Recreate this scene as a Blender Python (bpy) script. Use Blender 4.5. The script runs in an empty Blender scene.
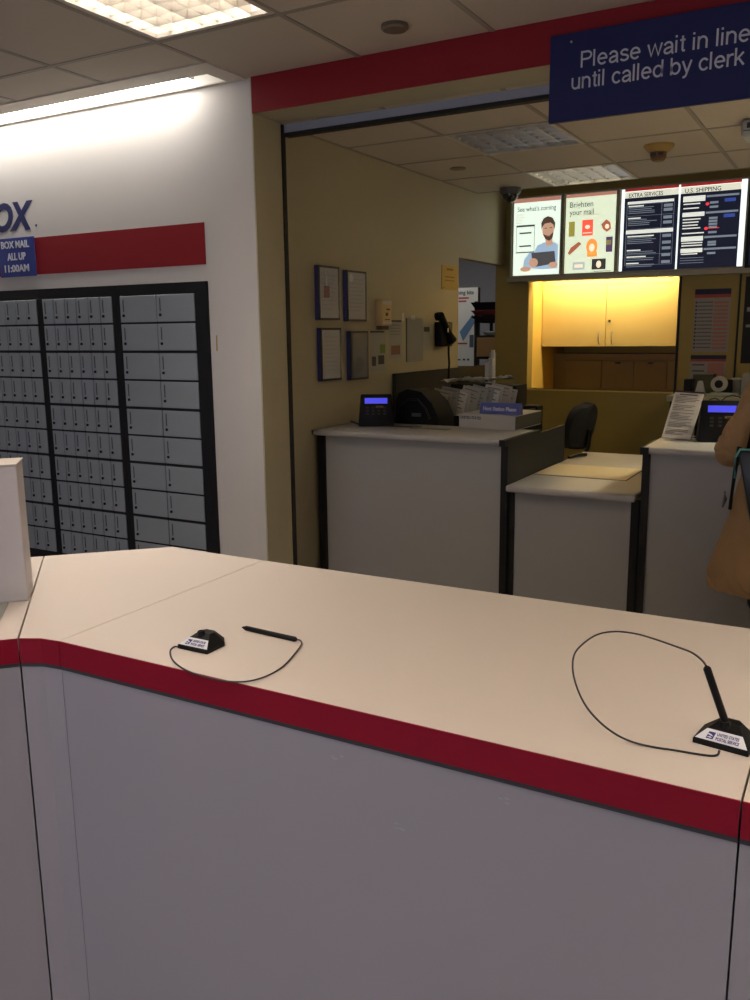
import bpy, bmesh, math, random
from mathutils import Vector, Matrix, noise
random.seed(7)
SC = bpy.context.scene
COL = SC.collection
PI = math.pi

# ------------------------------------------------------------------ camera
H = 1.60                       # eye height
F = 862.069                    # focal length in pixels of a 750 x 1000 frame
YAW, PITCH, ROLL = math.radians(29.388), math.radians(10.955), math.radians(-0.598)
fw = Vector((-math.sin(YAW) * math.cos(PITCH), math.cos(YAW) * math.cos(PITCH), -math.sin(PITCH)))
r0 = Vector((math.cos(YAW), math.sin(YAW), 0)); u0 = r0.cross(fw)
cr, sr = math.cos(ROLL), math.sin(ROLL)
RX = cr * r0 + sr * u0; UX = -sr * r0 + cr * u0
cam = bpy.data.cameras.new('camera'); camo = bpy.data.objects.new('camera', cam); COL.objects.link(camo)
cam.sensor_fit = 'VERTICAL'; cam.sensor_height = 32.0; cam.sensor_width = 24.0
cam.lens = F * 32.0 / 1000.0
cam.clip_start = 0.02
mw = Matrix((RX, UX, -fw)).transposed().to_4x4(); mw.translation = Vector((0, 0, H))
camo.matrix_world = mw
SC.camera = camo

# ------------------------------------------------------------------ exposure, world, lights
SC.view_settings.view_transform = 'Standard'; SC.view_settings.look = 'None'
SC.view_settings.gamma = 1.0; SC.view_settings.use_curve_mapping = False
SC.view_settings.exposure = 0.12
W = bpy.data.worlds.new('world'); SC.world = W; W.use_nodes = True
W.node_tree.nodes['Background'].inputs[0].default_value = (0.62, 0.74, 1.0, 1)
W.node_tree.nodes['Background'].inputs[1].default_value = 0.3
WARM = (1.0, 0.83, 0.66)

def area(name, loc, sx, sy, power, col, rot=(0, 0, 0), spread=PI):
    l = bpy.data.lights.new(name, 'AREA'); l.shape = 'RECTANGLE'; l.size = sx; l.size_y = sy
    l.energy = power; l.color = col; l.spread = spread
    o = bpy.data.objects.new(name, l); COL.objects.link(o); o.location = loc; o.rotation_euler = rot
    return o
# daylight outside the shop window behind the camera
area('daylight', (-2.0, -3.35, 1.3), 4.0, 2.0, 42, (0.74, 0.78, 1.0), (PI / 2, 0, 0))

# ------------------------------------------------------------------ helpers
MATS = {}
def mat(name, col, rough=0.6, metal=0.0, bump=0.0, bscale=60.0, var=0.0, vscale=3.0, emit=None, estr=0.0, spec=0.5, trans=0.0, coat=0.0, alpha=1.0):
    if name in MATS: return MATS[name]
    m = bpy.data.materials.new(name); m.use_nodes = True
    nt = m.node_tree; b = nt.nodes['Principled BSDF']
    c = (col[0], col[1], col[2], 1)
    b.inputs['Base Color'].default_value = c
    b.inputs['Roughness'].default_value = rough; b.inputs['Metallic'].default_value = metal
    b.inputs['Specular IOR Level'].default_value = spec
    b.inputs['Transmission Weight'].default_value = trans
    b.inputs['Coat Weight'].default_value = coat
    b.inputs['Alpha'].default_value = alpha
    tc = nt.nodes.new('ShaderNodeTexCoord')
    if var > 0:
        n = nt.nodes.new('ShaderNodeTexNoise'); n.inputs['Scale'].default_value = vscale; n.inputs['Detail'].default_value = 5
        mx = nt.nodes.new('ShaderNodeMixRGB'); mx.inputs['Color1'].default_value = tuple(max(0, v * (1 - var)) for v in col) + (1,)
        mx.inputs['Color2'].default_value = tuple(min(1, v * (1 + var)) for v in col) + (1,)
        nt.links.new(tc.outputs['Object'], n.inputs['Vector']); nt.links.new(n.outputs['Fac'], mx.inputs['Fac'])
        nt.links.new(mx.outputs[0], b.inputs['Base Color'])
    if bump > 0:
        n2 = nt.nodes.new('ShaderNodeTexNoise'); n2.inputs['Scale'].default_value = bscale; n2.inputs['Detail'].default_value = 4
        bp = nt.nodes.new('ShaderNodeBump'); bp.inputs['Strength'].default_value = bump; bp.inputs['Distance'].default_value = 0.01
        nt.links.new(tc.outputs['Object'], n2.inputs['Vector']); nt.links.new(n2.outputs['Fac'], bp.inputs['Height'])
        nt.links.new(bp.outputs[0], b.inputs['Normal'])
    if emit:
        b.inputs['Emission Color'].default_value = (*emit, 1); b.inputs['Emission Strength'].default_value = estr
    MATS[name] = m
    return m
def srgb(r, g, b):
    f = lambda v: (v / 255 / 12.92) if v / 255 <= 0.04045 else ((v / 255 + 0.055) / 1.055) ** 2.4
    return (f(r), f(g), f(b))

def ray(px, py): return fw * 1.0 + RX * ((px - 375) / F) + UX * (-(py - 500) / F)
def at(px, py, x=None, y=None, z=None):
    """the place seen at this spot of the photograph, on a plane x, y or z (z from the floor)"""
    d = ray(px, py)
    t = x / d.x if x is not None else (y / d.y if y is not None else (z - H) / d.z)
    return Vector((0, 0, H)) + d * t

class MB:
    def __init__(s): s.bm = bmesh.new()
    def box(s, lo, hi, bev=0.0, rot=None, seg=1):
        lo = Vector(lo); hi = Vector(hi); c = (lo + hi) / 2; d = hi - lo
        t = bmesh.new(); bmesh.ops.create_cube(t, size=1)
        for v in t.verts: v.co = Vector((v.co.x * d.x, v.co.y * d.y, v.co.z * d.z))
        if bev > 0: bmesh.ops.bevel(t, geom=t.edges[:], offset=bev, segments=seg, affect='EDGES', profile=0.5)
        M = Matrix.Translation(c)
        if rot is not None: M = M @ rot.to_4x4()
        bmesh.ops.transform(t, matrix=M, verts=t.verts); s.add(t); return s
    def add(s, t):
        me = bpy.data.meshes.new('tmp'); t.to_mesh(me); t.free(); s.bm.from_mesh(me); bpy.data.meshes.remove(me)
    def prism(s, pts, z0, z1, bev=0.0):
        t = bmesh.new(); vb = [t.verts.new((p[0], p[1], z0)) for p in pts]; vt = [t.verts.new((p[0], p[1], z1)) for p in pts]
        t.faces.new(list(reversed(vb))); t.faces.new(vt); n = len(pts)
        for i in range(n): t.faces.new((vb[i], vb[(i + 1) % n], vt[(i + 1) % n], vt[i]))
        bmesh.ops.recalc_face_normals(t, faces=t.faces)
        if bev > 0: bmesh.ops.bevel(t, geom=t.edges[:], offset=bev, segments=2, affect='EDGES', profile=0.5)
        s.add(t); return s
    def hull8(s, b4, t4, bev=0.0):
        """a solid between two four-sided loops"""
        t = bmesh.new(); vb = [t.verts.new(p) for p in b4]; vt = [t.verts.new(p) for p in t4]; n = len(b4)
        t.faces.new(list(reversed(vb))); t.faces.new(vt)
        for i in range(n): t.faces.new((vb[i], vb[(i + 1) % n], vt[(i + 1) % n], vt[i]))
        bmesh.ops.recalc_face_normals(t, faces=t.faces)
        if bev > 0: bmesh.ops.bevel(t, geom=t.edges[:], offset=bev, segments=2, affect='EDGES', profile=0.5)
        s.add(t); return s
    def cyl(s, a, b, r, r2=None, n=20, cap=True):
        a = Vector(a); b = Vector(b); d = b - a; t = bmesh.new()
        bmesh.ops.create_cone(t, cap_ends=cap, segments=n, radius1=r, radius2=r if r2 is None else r2, depth=d.length)
        M = Matrix.Translation((a + b) / 2) @ d.to_track_quat('Z', 'Y').to_matrix().to_4x4()
        bmesh.ops.transform(t, matrix=M, verts=t.verts); s.add(t); return s
    def tube(s, pts, r, n=8, radii=None, close=True):
        pts = [Vector(p) for p in pts]; rings = []; t = s.bm
        up = Vector((0, 0, 1))
        for i, p in enumerate(pts):
            d = (pts[min(i + 1, len(pts) - 1)] - pts[max(i - 1, 0)]).normalized()
            a = d.cross(up)
            if a.length < 0.05: a = d.cross(Vector((1, 0, 0)))
            a.normalize(); b = a.cross(d); rr = radii[i] if radii else r
            ra, rb = rr if isinstance(rr, tuple) else (rr, rr)
            rings.append([t.verts.new(p + a * math.cos(k * 2 * PI / n) * ra + b * math.sin(k * 2 * PI / n) * rb) for k in range(n)])
        for i in range(len(rings) - 1):
            for k in range(n): t.faces.new((rings[i][k], rings[i][(k + 1) % n], rings[i + 1][(k + 1) % n], rings[i + 1][k]))
        if close: t.faces.new(list(reversed(rings[0]))); t.faces.new(rings[-1])
        return s
    def lathe(s, prof, c=(0, 0, 0), n=28, sx=1, sy=1):
        t = s.bm; rings = []
        for r, z in prof:
            if r < 1e-6: rings.append([t.verts.new((c[0], c[1], c[2] + z))])
            else: rings.append([t.verts.new((c[0] + r * sx * math.cos(k * 2 * PI / n), c[1] + r * sy * math.sin(k * 2 * PI / n), c[2] + z)) for k in range(n)])
        for a, b in zip(rings, rings[1:]):
            for k in range(n):
                k2 = (k + 1) % n
                if len(a) == 1 and len(b) == 1: continue
                if len(a) == 1: t.faces.new((a[0], b[k], b[k2]))
                elif len(b) == 1: t.faces.new((a[k], a[k2], b[0]))
                else: t.faces.new((a[k], a[k2], b[k2], b[k]))
        return s
    def ball(s, c, r, seg=20):
        if not isinstance(r, (tuple, list)): r = (r, r, r)
        t = bmesh.new(); bmesh.ops.create_uvsphere(t, u_segments=seg, v_segments=seg // 2, radius=1)
        for v in t.verts: v.co = Vector((c[0] + v.co.x * r[0], c[1] + v.co.y * r[1], c[2] + v.co.z * r[2]))
        s.add(t); return s
    def poly(s, pts, t=0.0015, n=None):
        """a thin flat piece (paper, ink) with a real thickness"""
        pts = [Vector(p) for p in pts]
        if n is None: n = (pts[1] - pts[0]).cross(pts[2] - pts[0]).normalized()
        b = s.bm; lo = [b.verts.new(p - n * t) for p in pts]; hi = [b.verts.new(p) for p in pts]; k = len(pts)
        b.faces.new(hi); b.faces.new(list(reversed(lo)))
        for i in range(k): b.faces.new((lo[i], lo[(i + 1) % k], hi[(i + 1) % k], hi[i]))
        return s
    def xform(s, M): bmesh.ops.transform(s.bm, matrix=M, verts=s.bm.verts); return s
    def build(s, name, m, parent=None, smooth=False, loc=None):
        bmesh.ops.recalc_face_normals(s.bm, faces=s.bm.faces)
        me = bpy.data.meshes.new(name)
        if loc is not None:
            bmesh.ops.translate(s.bm, vec=-Vector(loc), verts=s.bm.verts)
        s.bm.to_mesh(me); s.bm.free()
        o = bpy.data.objects.new(name, me); COL.objects.link(o); me.materials.append(m)
        if loc is not None: o.location = loc
        if parent is not None: o.parent = parent
        if smooth:
            for p in me.polygons: p.use_smooth = True
            me.update()
            try:
                me.set_sharp_from_angle(angle=math.radians(40))
            except Exception: pass
        return o

def tag(o, label=None, cat=None, group=None, kind=None):
    if label: o['label'] = label
    if cat: o['category'] = cat
    if group: o['group'] = group
    if kind: o['kind'] = kind
    return o
def thing(name, label, cat, loc=(0, 0, 0), group=None):
    o = bpy.data.objects.new(name, None); COL.objects.link(o); o.location = loc; o.empty_display_size = 0.05
    tag(o, label, cat, group); return o
def part(mb, name, m, par, smooth=False, label=None):
    """build in world coordinates, then hang under par (whose own frame is a plain translation)"""
    bmesh.ops.translate(mb.bm, vec=-wloc(par), verts=mb.bm.verts)
    o = mb.build(name, m, par, smooth)
    if label: o['label'] = label
    return o
def wloc(o):
    v = Vector((0, 0, 0))
    while o is not None: v = v + Vector(o.location); o = o.parent
    return v
def struct(mb, name, m, smooth=False):
    o = mb.build(name, m, None, smooth); o['kind'] = 'structure'; return o
def text_mesh(txt, size, face='-y', pos=(0, 0, 0), width=None, align='LEFT', shear=0.0, bold=0.0, depth=0.001, spacing=1.0, rot=None, xs=1.0):
    """lettering as a solid mesh; pos is the left end of the baseline, width the width it should fill"""
    cu = bpy.data.curves.new('t', 'FONT'); cu.body = txt; cu.size = size; cu.align_x = 'LEFT'; cu.shear = shear
    cu.offset = bold; cu.extrude = depth; cu.resolution_u = 4; cu.space_line = spacing
    ob = bpy.data.objects.new('t', cu); COL.objects.link(ob)
    dg = bpy.context.evaluated_depsgraph_get()
    me = bpy.data.meshes.new_from_object(ob.evaluated_get(dg))
    bpy.data.objects.remove(ob); bpy.data.curves.remove(cu)
    mb = MB(); mb.bm.from_mesh(me); bpy.data.meshes.remove(me)
    xs_ = [v.co.x for v in mb.bm.verts]; w = max(xs_) - min(xs_); x0 = min(xs_)
    k = (width / w) if width else xs
    bmesh.ops.translate(mb.bm, vec=(-x0, 0, 0), verts=mb.bm.verts)
    S = Matrix.Diagonal((k, 1, 1, 1))
    if align == 'CENTER': S = Matrix.Translation((-w * k / 2, 0, 0)) @ S
    R = Matrix.Rotation(PI / 2, 4, 'X')
    if face == '+x': R = Matrix.Rotation(PI / 2, 4, 'Z') @ R
    if face == 'up': R = Matrix.Identity(4)
    if rot is not None: R = rot
    return mb.xform(Matrix.Translation(Vector(pos)) @ R @ S)


def arc(cx, cy, rx, ry, a0, a1, n=14):
    return [(cx + rx * math.cos(math.radians(a0 + (a1 - a0) * k / n)), cy + ry * math.sin(math.radians(a0 + (a1 - a0) * k / n))) for k in range(n + 1)]
# plain sans-serif capitals and small letters as stroke paths: (advance, [paths])
GLYPH = {
 'P': (.58, [[(.05, 0), (.05, .72)], [(.05, .68)] + [(.30, .68)] + arc(.30, .52, .19, .16, 85, -85) + [(.05, .36)]]),
 'l': (.20, [[(.05, 0), (.05, .72)]]),
 'i': (.20, [[(.05, 0), (.05, .52)], [(.05, .63), (.05, .72)]]),
 'e': (.52, [[(.05, .27), (.42, .27)] + arc(.235, .26, .19, .225, 4, 318, 26)]),
 'a': (.51, [arc(.22, .33, .165, .16, 165, 20, 9) + [(.39, .30), (.39, .08), (.41, .02), (.45, .02)], [(.385, .29), (.30, .27), (.17, .25), (.085, .20), (.06, .13), (.09, .06), (.16, .03), (.25, .04), (.33, .09), (.385, .17)]]),
 's': (.46, [arc(.215, .375, .15, .115, 20, 180, 10) + [(.075, .33), (.13, .285), (.22, .265), (.32, .235), (.375, .18), (.37, .11)] + arc(.21, .135, .16, .105, -15, -168, 10)]),
 'w': (.68, [[(.02, .52), (.165, .02), (.32, .50), (.475, .02), (.62, .52)]]),
 't': (.28, [[(.12, .66), (.12, .10), (.145, .045), (.23, .035)], [(.01, .49), (.23, .49)]]),
 'n': (.51, [[(.05, 0), (.05, .52)], [(.05, .30)] + arc(.22, .31, .165, .175, 165, 0, 12) + [(.385, 0)]]),
 'u': (.51, [[(.05, .52), (.05, .20)] + arc(.215, .21, .165, .175, 180, 345, 12), [(.385, .52), (.385, 0)]]),
 'c': (.47, [arc(.235, .26, .185, .225, 38, 322, 22)]),
 'd': (.53, [[(.43, 0), (.43, .72)], arc(.24, .26, .185, .225, 0, 360, 24)]),
 'b': (.53, [[(.05, 0), (.05, .72)], arc(.24, .26, .185, .225, 0, 360, 24)]),
 'y': (.46, [[(.02, .52), (.215, .03)], [(.40, .52), (.20, -.05), (.16, -.13), (.10, -.165), (.04, -.155)]]),
 'k': (.46, [[(.05, 0), (.05, .72)], [(.37, .52), (.05, .20)], [(.17, .30), (.40, 0)]]),
 'r': (.33, [[(.05, 0), (.05, .52)], [(.05, .30), (.075, .39), (.14, .46), (.22, .483), (.29, .478)]]),
 ' ': (.26, [])}
def stroke_text(txt, pos, cap, width, th=.085, depth=.0008):
    """lettering drawn with even strokes on a wall facing the lobby; cap is the capital height"""
    mb = MB(); k = cap / .72; x = 0
    tot = sum(GLYPH[c][0] for c in txt); kx = width / (tot * k) * k
    for c in txt:
        adv, paths = GLYPH[c]
        for pth in paths:
            P = [Vector((p[0] * kx, p[1] * k)) for p in pth]; h = th * k / 2; L = []; Rr = []
            for i, p in enumerate(P):
                d0 = (P[i] - P[i - 1]).normalized() if i else (P[1] - P[0]).normalized()
                d1 = (P[i + 1] - P[i]).normalized() if i < len(P) - 1 else d0
                t_ = (d0 + d1); t_ = t_.normalized() if t_.length > 1e-4 else d0
                m = min(1.5, 1 / max(.5, t_.dot(d0))); nn_ = Vector((-t_.y, t_.x)) * h * m
                L.append(p + nn_); Rr.append(p - nn_)
            b = mb.bm
            f = lambda v, dz: b.verts.new((pos[0] + x * kx + v.x, pos[1] - dz, pos[2] + v.y))
            A = [[f(v, 0) for v in L], [f(v, 0) for v in Rr], [f(v, depth) for v in L], [f(v, depth) for v in Rr]]
            for i in range(len(P) - 1):
                b.faces.new((A[2][i], A[3][i], A[3][i + 1], A[2][i + 1]))
                b.faces.new((A[0][i], A[2][i], A[2][i + 1], A[0][i + 1])); b.faces.new((A[1][i], A[1][i + 1], A[3][i + 1], A[3][i]))
        x += adv
    return mb

# ------------------------------------------------------------------ materials
WALL_W = mat('white_paint', (0.60, 0.57, 0.53), 0.75, bump=0.05, bscale=180)
WALL_T = mat('tan_paint', srgb(172, 163, 134), 0.6, bump=0.05, bscale=160)
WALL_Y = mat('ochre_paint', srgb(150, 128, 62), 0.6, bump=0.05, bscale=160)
TILE = mat('ceiling_tile', srgb(190, 180, 165), 0.9, bump=0.25, bscale=300)
TBAR = mat('ceiling_grid_metal', srgb(150, 140, 126), 0.6)
TRIMW = mat('cove_trim_paint', srgb(205, 198, 185), 0.7)
RED = mat('red_paint', (0.25, 0.013, 0.020), 0.55, spec=.2)
REDL = mat('red_laminate', (0.235, 0.003, 0.018), 0.5, spec=.2, var=0.06, vscale=8)
BLUE = mat('navy_sign_face', (0.010, 0.014, 0.095), 0.5, spec=.3)
BLUE2 = mat('navy_letters', (0.014, 0.02, 0.10), 0.5)
WHITE = mat('white_letters', (0.62, 0.64, 0.68), 0.5)
BLACK = mat('black_plastic', (0.006, 0.006, 0.006), 0.5, spec=.18)
BLKF = mat('black_metal_frame', (0.007, 0.007, 0.009), 0.6, spec=0.3)
DARKP = mat('dark_panel', (0.016, 0.015, 0.013), 0.6, spec=.25)
GREYL = mat('grey_laminate', (0.36, 0.35, 0.325), 0.55, var=0.04, vscale=3)
LTOP = mat('light_grey_edge', (0.42, 0.40, 0.36), 0.4)
BEIGE = mat('beige_laminate', (0.60, 0.53, 0.45), 0.5, var=0.03, vscale=2.5, bump=0.02, bscale=400)
PANEL = mat('pale_grey_laminate', (0.30, 0.288, 0.315), 0.5, var=0.04, vscale=2)
SEAM = mat('seam_filler', (0.06, 0.04, 0.03), 0.8)
BOXM = mat('mailbox_door_metal', (0.31, 0.345, 0.375), 0.42, metal=0.25, var=0.08, vscale=5)
FLOORM = mat('floor_tile', (0.20, 0.17, 0.14), 0.5, var=0.1, vscale=4)
PAPER = mat('paper', (0.62, 0.60, 0.55), 0.8)
PAPER2 = mat('grey_paper', (0.42, 0.41, 0.39), 0.8)
INK = mat('dark_ink', (0.04, 0.04, 0.045), 0.7)
STEEL = mat('steel', (0.45, 0.45, 0.44), 0.3, metal=0.9)
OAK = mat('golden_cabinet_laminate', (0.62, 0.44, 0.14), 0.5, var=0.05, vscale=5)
GLASS = mat('clear_glass', (1, 1, 1), 0.02, trans=1.0, alpha=0.25)

# ------------------------------------------------------------------ structure: lobby
ZF = H + 1.163     # lobby ceiling
ZB = H + 1.040     # ceiling behind the service counter
YW = 3.45          # mailbox wall and beam face
XL = -2.69         # side wall of the service area
YB = 7.03          # back wall
struct(MB().box((-6, -3.2, -0.1), (4.2, 9.2, 0)), 'floor', FLOORM)
struct(MB().box((-6, YW, 0), (-2.58, YW + 0.14, ZF + 0.4)).box((-2.75, YW + 0.14, 0), (-2.58, 3.67, ZF + .4)), 'wall_left', WALL_W)
struct(MB().box((-2.58, YW + 0.001, 0), (-2.572, 3.67, H + 1.006)), 'trim_1', WALL_T)      # tan painted jamb
struct(MB().box((-6.1, -3.2, 0), (-6, YW, ZF + .4)), 'wall_far_left', WALL_W)
struct(MB().box((4.2, -3.2, 0), (4.3, 9.2, ZF + .4)), 'wall_right', WALL_W)
# window wall behind the camera
w = MB().box((-6, -3.3, 0), (-4.3, -3.2, ZF + .4)).box((0.6, -3.3, 0), (4.2, -3.2, ZF + .4)).box((-4.3, -3.3, 0), (.6, -3.2, .35)).box((-4.3, -3.3, 2.3), (.6, -3.2, ZF + .4))
struct(w, 'wall_rear', WALL_W)
f = MB()
for x in (-4.3, -2.68, -1.06, .56): f.box((x, -3.28, .35), (x + .04, -3.22, 2.3))
f.box((-4.3, -3.28, .35), (.6, -3.22, .39)).box((-4.3, -3.28, 2.26), (.6, -3.22, 2.3))
struct(f, 'window_1', STEEL)
# beam with the red band over the service opening
struct(MB().box((-2.58, YW + .001, H + 1.008), (4.2, 3.67, ZF + .4)), 'wall_beam', WALL_T)
struct(MB().box((-2.572, YW - 0.006, H + 1.006), (4.2, YW + .001, ZF)), 'trim_2', RED)
struct(MB().box((-6, YW - 0.004, H + .344), (-2.89, YW, H + .544)), 'trim_3', RED)

# lobby ceiling: tiles with gaps for the light fixture and the cove slot
FX = (-2.575, -1.996, 1.64, 2.835)      # fixture opening x0 x1 y0 y1
others = [(-1.386, -.776, -.2, 1.02), (1.05, 1.66, .2, 1.42), (-2.606, -1.996, -1.5, -.28), (1.05, 1.66, 2.0, 2.862 - .0)]
holes = [FX] + others + [(-5.92, -2.68, 3.27, YW)]
def slab_with_holes(x0, x1, y0, y1, z0, z1, holes):
    xs = sorted({x0, x1, *[h[0] for h in holes], *[h[1] for h in holes]}); ys = sorted({y0, y1, *[h[2] for h in holes], *[h[3] for h in holes]})
    mb = MB()
    for i in range(len(xs) - 1):
        run = None
        for j in range(len(ys) - 1):
            cx, cy = (xs[i] + xs[i + 1]) / 2, (ys[j] + ys[j + 1]) / 2
            solid = not any(h[0] < cx < h[1] and h[2] < cy < h[3] for h in holes)
            if solid: run = (run[0] if run else ys[j], ys[j + 1])
            if run and (not solid or j == len(ys) - 2):
                mb.box((xs[i], run[0], z0), (xs[i + 1], run[1], z1)); run = None
    return mb
struct(slab_with_holes(-6, 4.2, -3.2, YW, ZF, ZF + .02, holes), 'ceiling', TILE)
g = MB()
LX = [-1.386 + .61 * k for k in range(-7, 9)]
for x in LX:
    g.box((x - .011, -3.2, ZF - .003), (x + .011, 3.165 if x < -2.6 else YW - .008, ZF))
for y in (2.862, 1.64, .42, -.8, -2.02):
    for a, b in zip([-6] + LX, LX + [4.2]):
        g.box((a + .011, y - .011, ZF - .003), (b - .011, y + .011, ZF))
struct(g, 'trim_4', TBAR)
# plaster border of the wall-wash cove, slot, housing
struct(slab_with_holes(-6, -2.60, 3.165, YW, ZF - .006, ZF, [(-5.9, -2.70, 3.29, 3.428)]), 'trim_5', TRIMW)

def louver_fixture(label, x0, x1, y0, y1, z, nx, ny, lit, col, cat='ceiling light', power=0, glow=6.0):
    t = thing('ceiling_light', label, cat, ((x0 + x1) / 2, (y0 + y1) / 2, z))
    fr = MB()
    for a, b in (((x0, y0), (x1, y0 + .02)), ((x0, y1 - .02), (x1, y1)), ((x0, y0 + .02), (x0 + .02, y1 - .02)), ((x1 - .02, y0 + .02), (x1, y1 - .02))):
        fr.box((a[0], a[1], z - .006), (b[0], b[1], z + .01))
    part(fr, 'frame', mat('fixture_frame', srgb(190, 185, 172), 0.5), t)
    hs = MB(); h = .13
    hs.box((x0, y0, z + h), (x1, y1, z + h + .01))
    for a, b in (((x0, y0), (x1, y0 + .008)), ((x0, y1 - .008), (x1, y1)), ((x0, y0 + .008), (x0 + .008, y1 - .008)), ((x1 - .008, y0 + .008), (x1, y1 - .008))):
        hs.box((a[0], a[1], z + .01), (b[0], b[1], z + h))
    part(hs, 'housing', mat('fixture_housing_white', srgb(225, 222, 215), 0.5), t)
    lv = MB()
    ax0, ax1, ay0, ay1 = x0 + .02, x1 - .02, y0 + .02, y1 - .02
    def blade(p0, p1, axis):       # parabolic blade, wide at the top
        c = (p0 + p1) / 2
        if axis == 'x': lo = [(c.x - .0015, p0.y), (c.x + .0015, p0.y), (c.x + .0015, p1.y), (c.x - .0015, p1.y)]; up = [(c.x - .006, p0.y), (c.x + .006, p0.y), (c.x + .006, p1.y), (c.x - .006, p1.y)]
        else: lo = [(p0.x, c.y - .0015), (p1.x, c.y - .0015), (p1.x, c.y + .0015), (p0.x, c.y + .0015)]; up = [(p0.x, c.y - .006), (p1.x, c.y - .006), (p1.x, c.y + .006), (p0.x, c.y + .006)]
        lv.hull8([(a, b, z + .002) for a, b in lo], [(a, b, z + .045) for a, b in up])
    for i in range(1, nx):
        x = ax0 + (ax1 - ax0) * i / nx; blade(Vector((x, ay0)), Vector((x, ay1)), 'x')
    for j in range(1, ny):
        y = ay0 + (ay1 - ay0) * j / ny; blade(Vector((ax0, y)), Vector((ax1, y)), 'y')
    part(lv, 'louver', mat('louver_metal', srgb(200, 196, 186), 0.28, metal=0.75), t)
    n = 3 if (x1 - x0) > .4 else 2
    for k in range(n):
        xx = x0 + (x1 - x0) * (k + .5) / n
        lamp = MB().cyl((xx, y0 + .03, z + .09), (xx, y1 - .03, z + .09), .016, n=12)
        m = mat('lamp_tube_%s' % lit, (.8, .8, .8), .4, emit=col if lit != 'off' else None, estr=glow)
        part(lamp, 'lamp_tube', m, t, True)
    if power:
        a = area('ceiling_light_lamp', (0, 0, 0), (x1 - x0) * .8, (y1 - y0) * .9, power, col, spread=math.radians(115))
        a.parent = t; a.location = (0, 0, .124)
    return t
louver_fixture('lit louvered ceiling light over the lobby, brightest panel at the top', *FX, ZF, 7, 14, 'on', (1.0, .88, .82), power=26, glow=7)
for k, hh in enumerate(others):
    louver_fixture(['lit louvered lobby ceiling light behind the long counter', 'lit louvered lobby ceiling light far to the right', 'lit louvered lobby ceiling light near the window', 'lit louvered lobby ceiling light beside the beam on the right'][k], *hh, ZF, 7, 14, 'on', (1.0, .86, .78), power=(21, 100, 12, 38)[k], glow=7)

# cove lamp over the mailboxes
t = thing('cove_light', 'long bright strip light recessed in the ceiling along the mailbox wall', 'ceiling light', (-4.3, 3.36, ZF))
hs = MB().box((-5.9, 3.28, ZF + .10), (-2.70, 3.438, ZF + .11)).box((-5.9, 3.28, ZF), (-2.70, 3.29, ZF + .1)).box((-5.9, 3.430, ZF), (-2.70, 3.438, ZF + .1)).box((-2.70, 3.28, ZF), (-2.69, 3.438, ZF + .11)).box((-5.91, 3.28, ZF), (-5.9, 3.438, ZF + .11))
part(hs, 'housing', mat('fixture_housing_white', (.7, .7, .7)), t)
part(MB().box((-5.88, 3.292, ZF + .030), (-2.90, 3.426, ZF + .036)), 'diffuser', mat('cove_diffuser', (.8, .8, .8), emit=(1, .95, .90), estr=13), t)
part(MB().cyl((-5.85, 3.355, ZF + .07), (-2.86, 3.355, ZF + .07), .016, n=12), 'lamp_tube', mat('cove_tube', (.8, .8, .8), emit=(1, .95, .9), estr=10), t, True)
part(MB().box((-2.90, 3.292, ZF + .028), (-2.892, 3.426, ZF + .09)), 'lamp_holder', TRIMW, t)

# ------------------------------------------------------------------ structure: service area
ZH = ZB + .40
struct(MB().box((XL - .08, 3.67, 0), (XL, 6.08, ZH)).box((XL - .08, 6.08, H + .545), (XL, YB + .12, ZH)), 'wall_side', WALL_T)
# back wall with the opening to the cabinets
OX0, OX1, OZ0, OZ1 = -2.475, -1.283, H - .475, H + .44
bw = MB().box((XL - .0, YB, 0), (OX0, YB + .12, ZH)).box((OX0, YB, 0), (OX1, YB + .12, OZ0)).box((OX0, YB, OZ1), (OX1, YB + .12, ZH)).box((OX1, YB, 0), (4.2, YB + .12, ZH)).box((XL - .08, YB, 0), (XL, YB + .12, H + .545))
struct(bw, 'wall_back', WALL_Y)
struct(MB().box((OX1 + .005, YB - .012, H - .9), (OX1 + .022, YB, OZ1)).box((-.852, YB - .012, H - .9), (-.838, YB, OZ1)), 'trim_6', DARKP)
# sill and reveal edging of the opening
struct(MB().box((OX0 - .005, YB - .008, OZ0 - .012), (OX1 + .002, YB + .12, OZ0)), 'trim_7', mat('opening_edge', srgb(205, 175, 90), .5))
# room beyond the side doorway
struct(MB().box((-4.6, 8.6, 0), (XL, 8.7, ZH)).box((-4.7, 5.0, 0), (-4.6, 8.7, ZH)).box((-4.6, 5.0, 0), (XL - .08, 5.1, ZH)).box((XL - .08, YB + .12, 0), (XL, 8.6, ZH)), 'wall_storeroom', mat('blue_grey_paint', srgb(170, 172, 180), .7))
struct(MB().box((-4.6, 5.0, H + 1.04), (XL - .08, 8.7, H + 1.06)), 'ceiling_storeroom', TILE)
area('storeroom_lamp', (-3.6, 7.0, H + 1.0), .6, .6, 7, (1, .93, .85))
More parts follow.
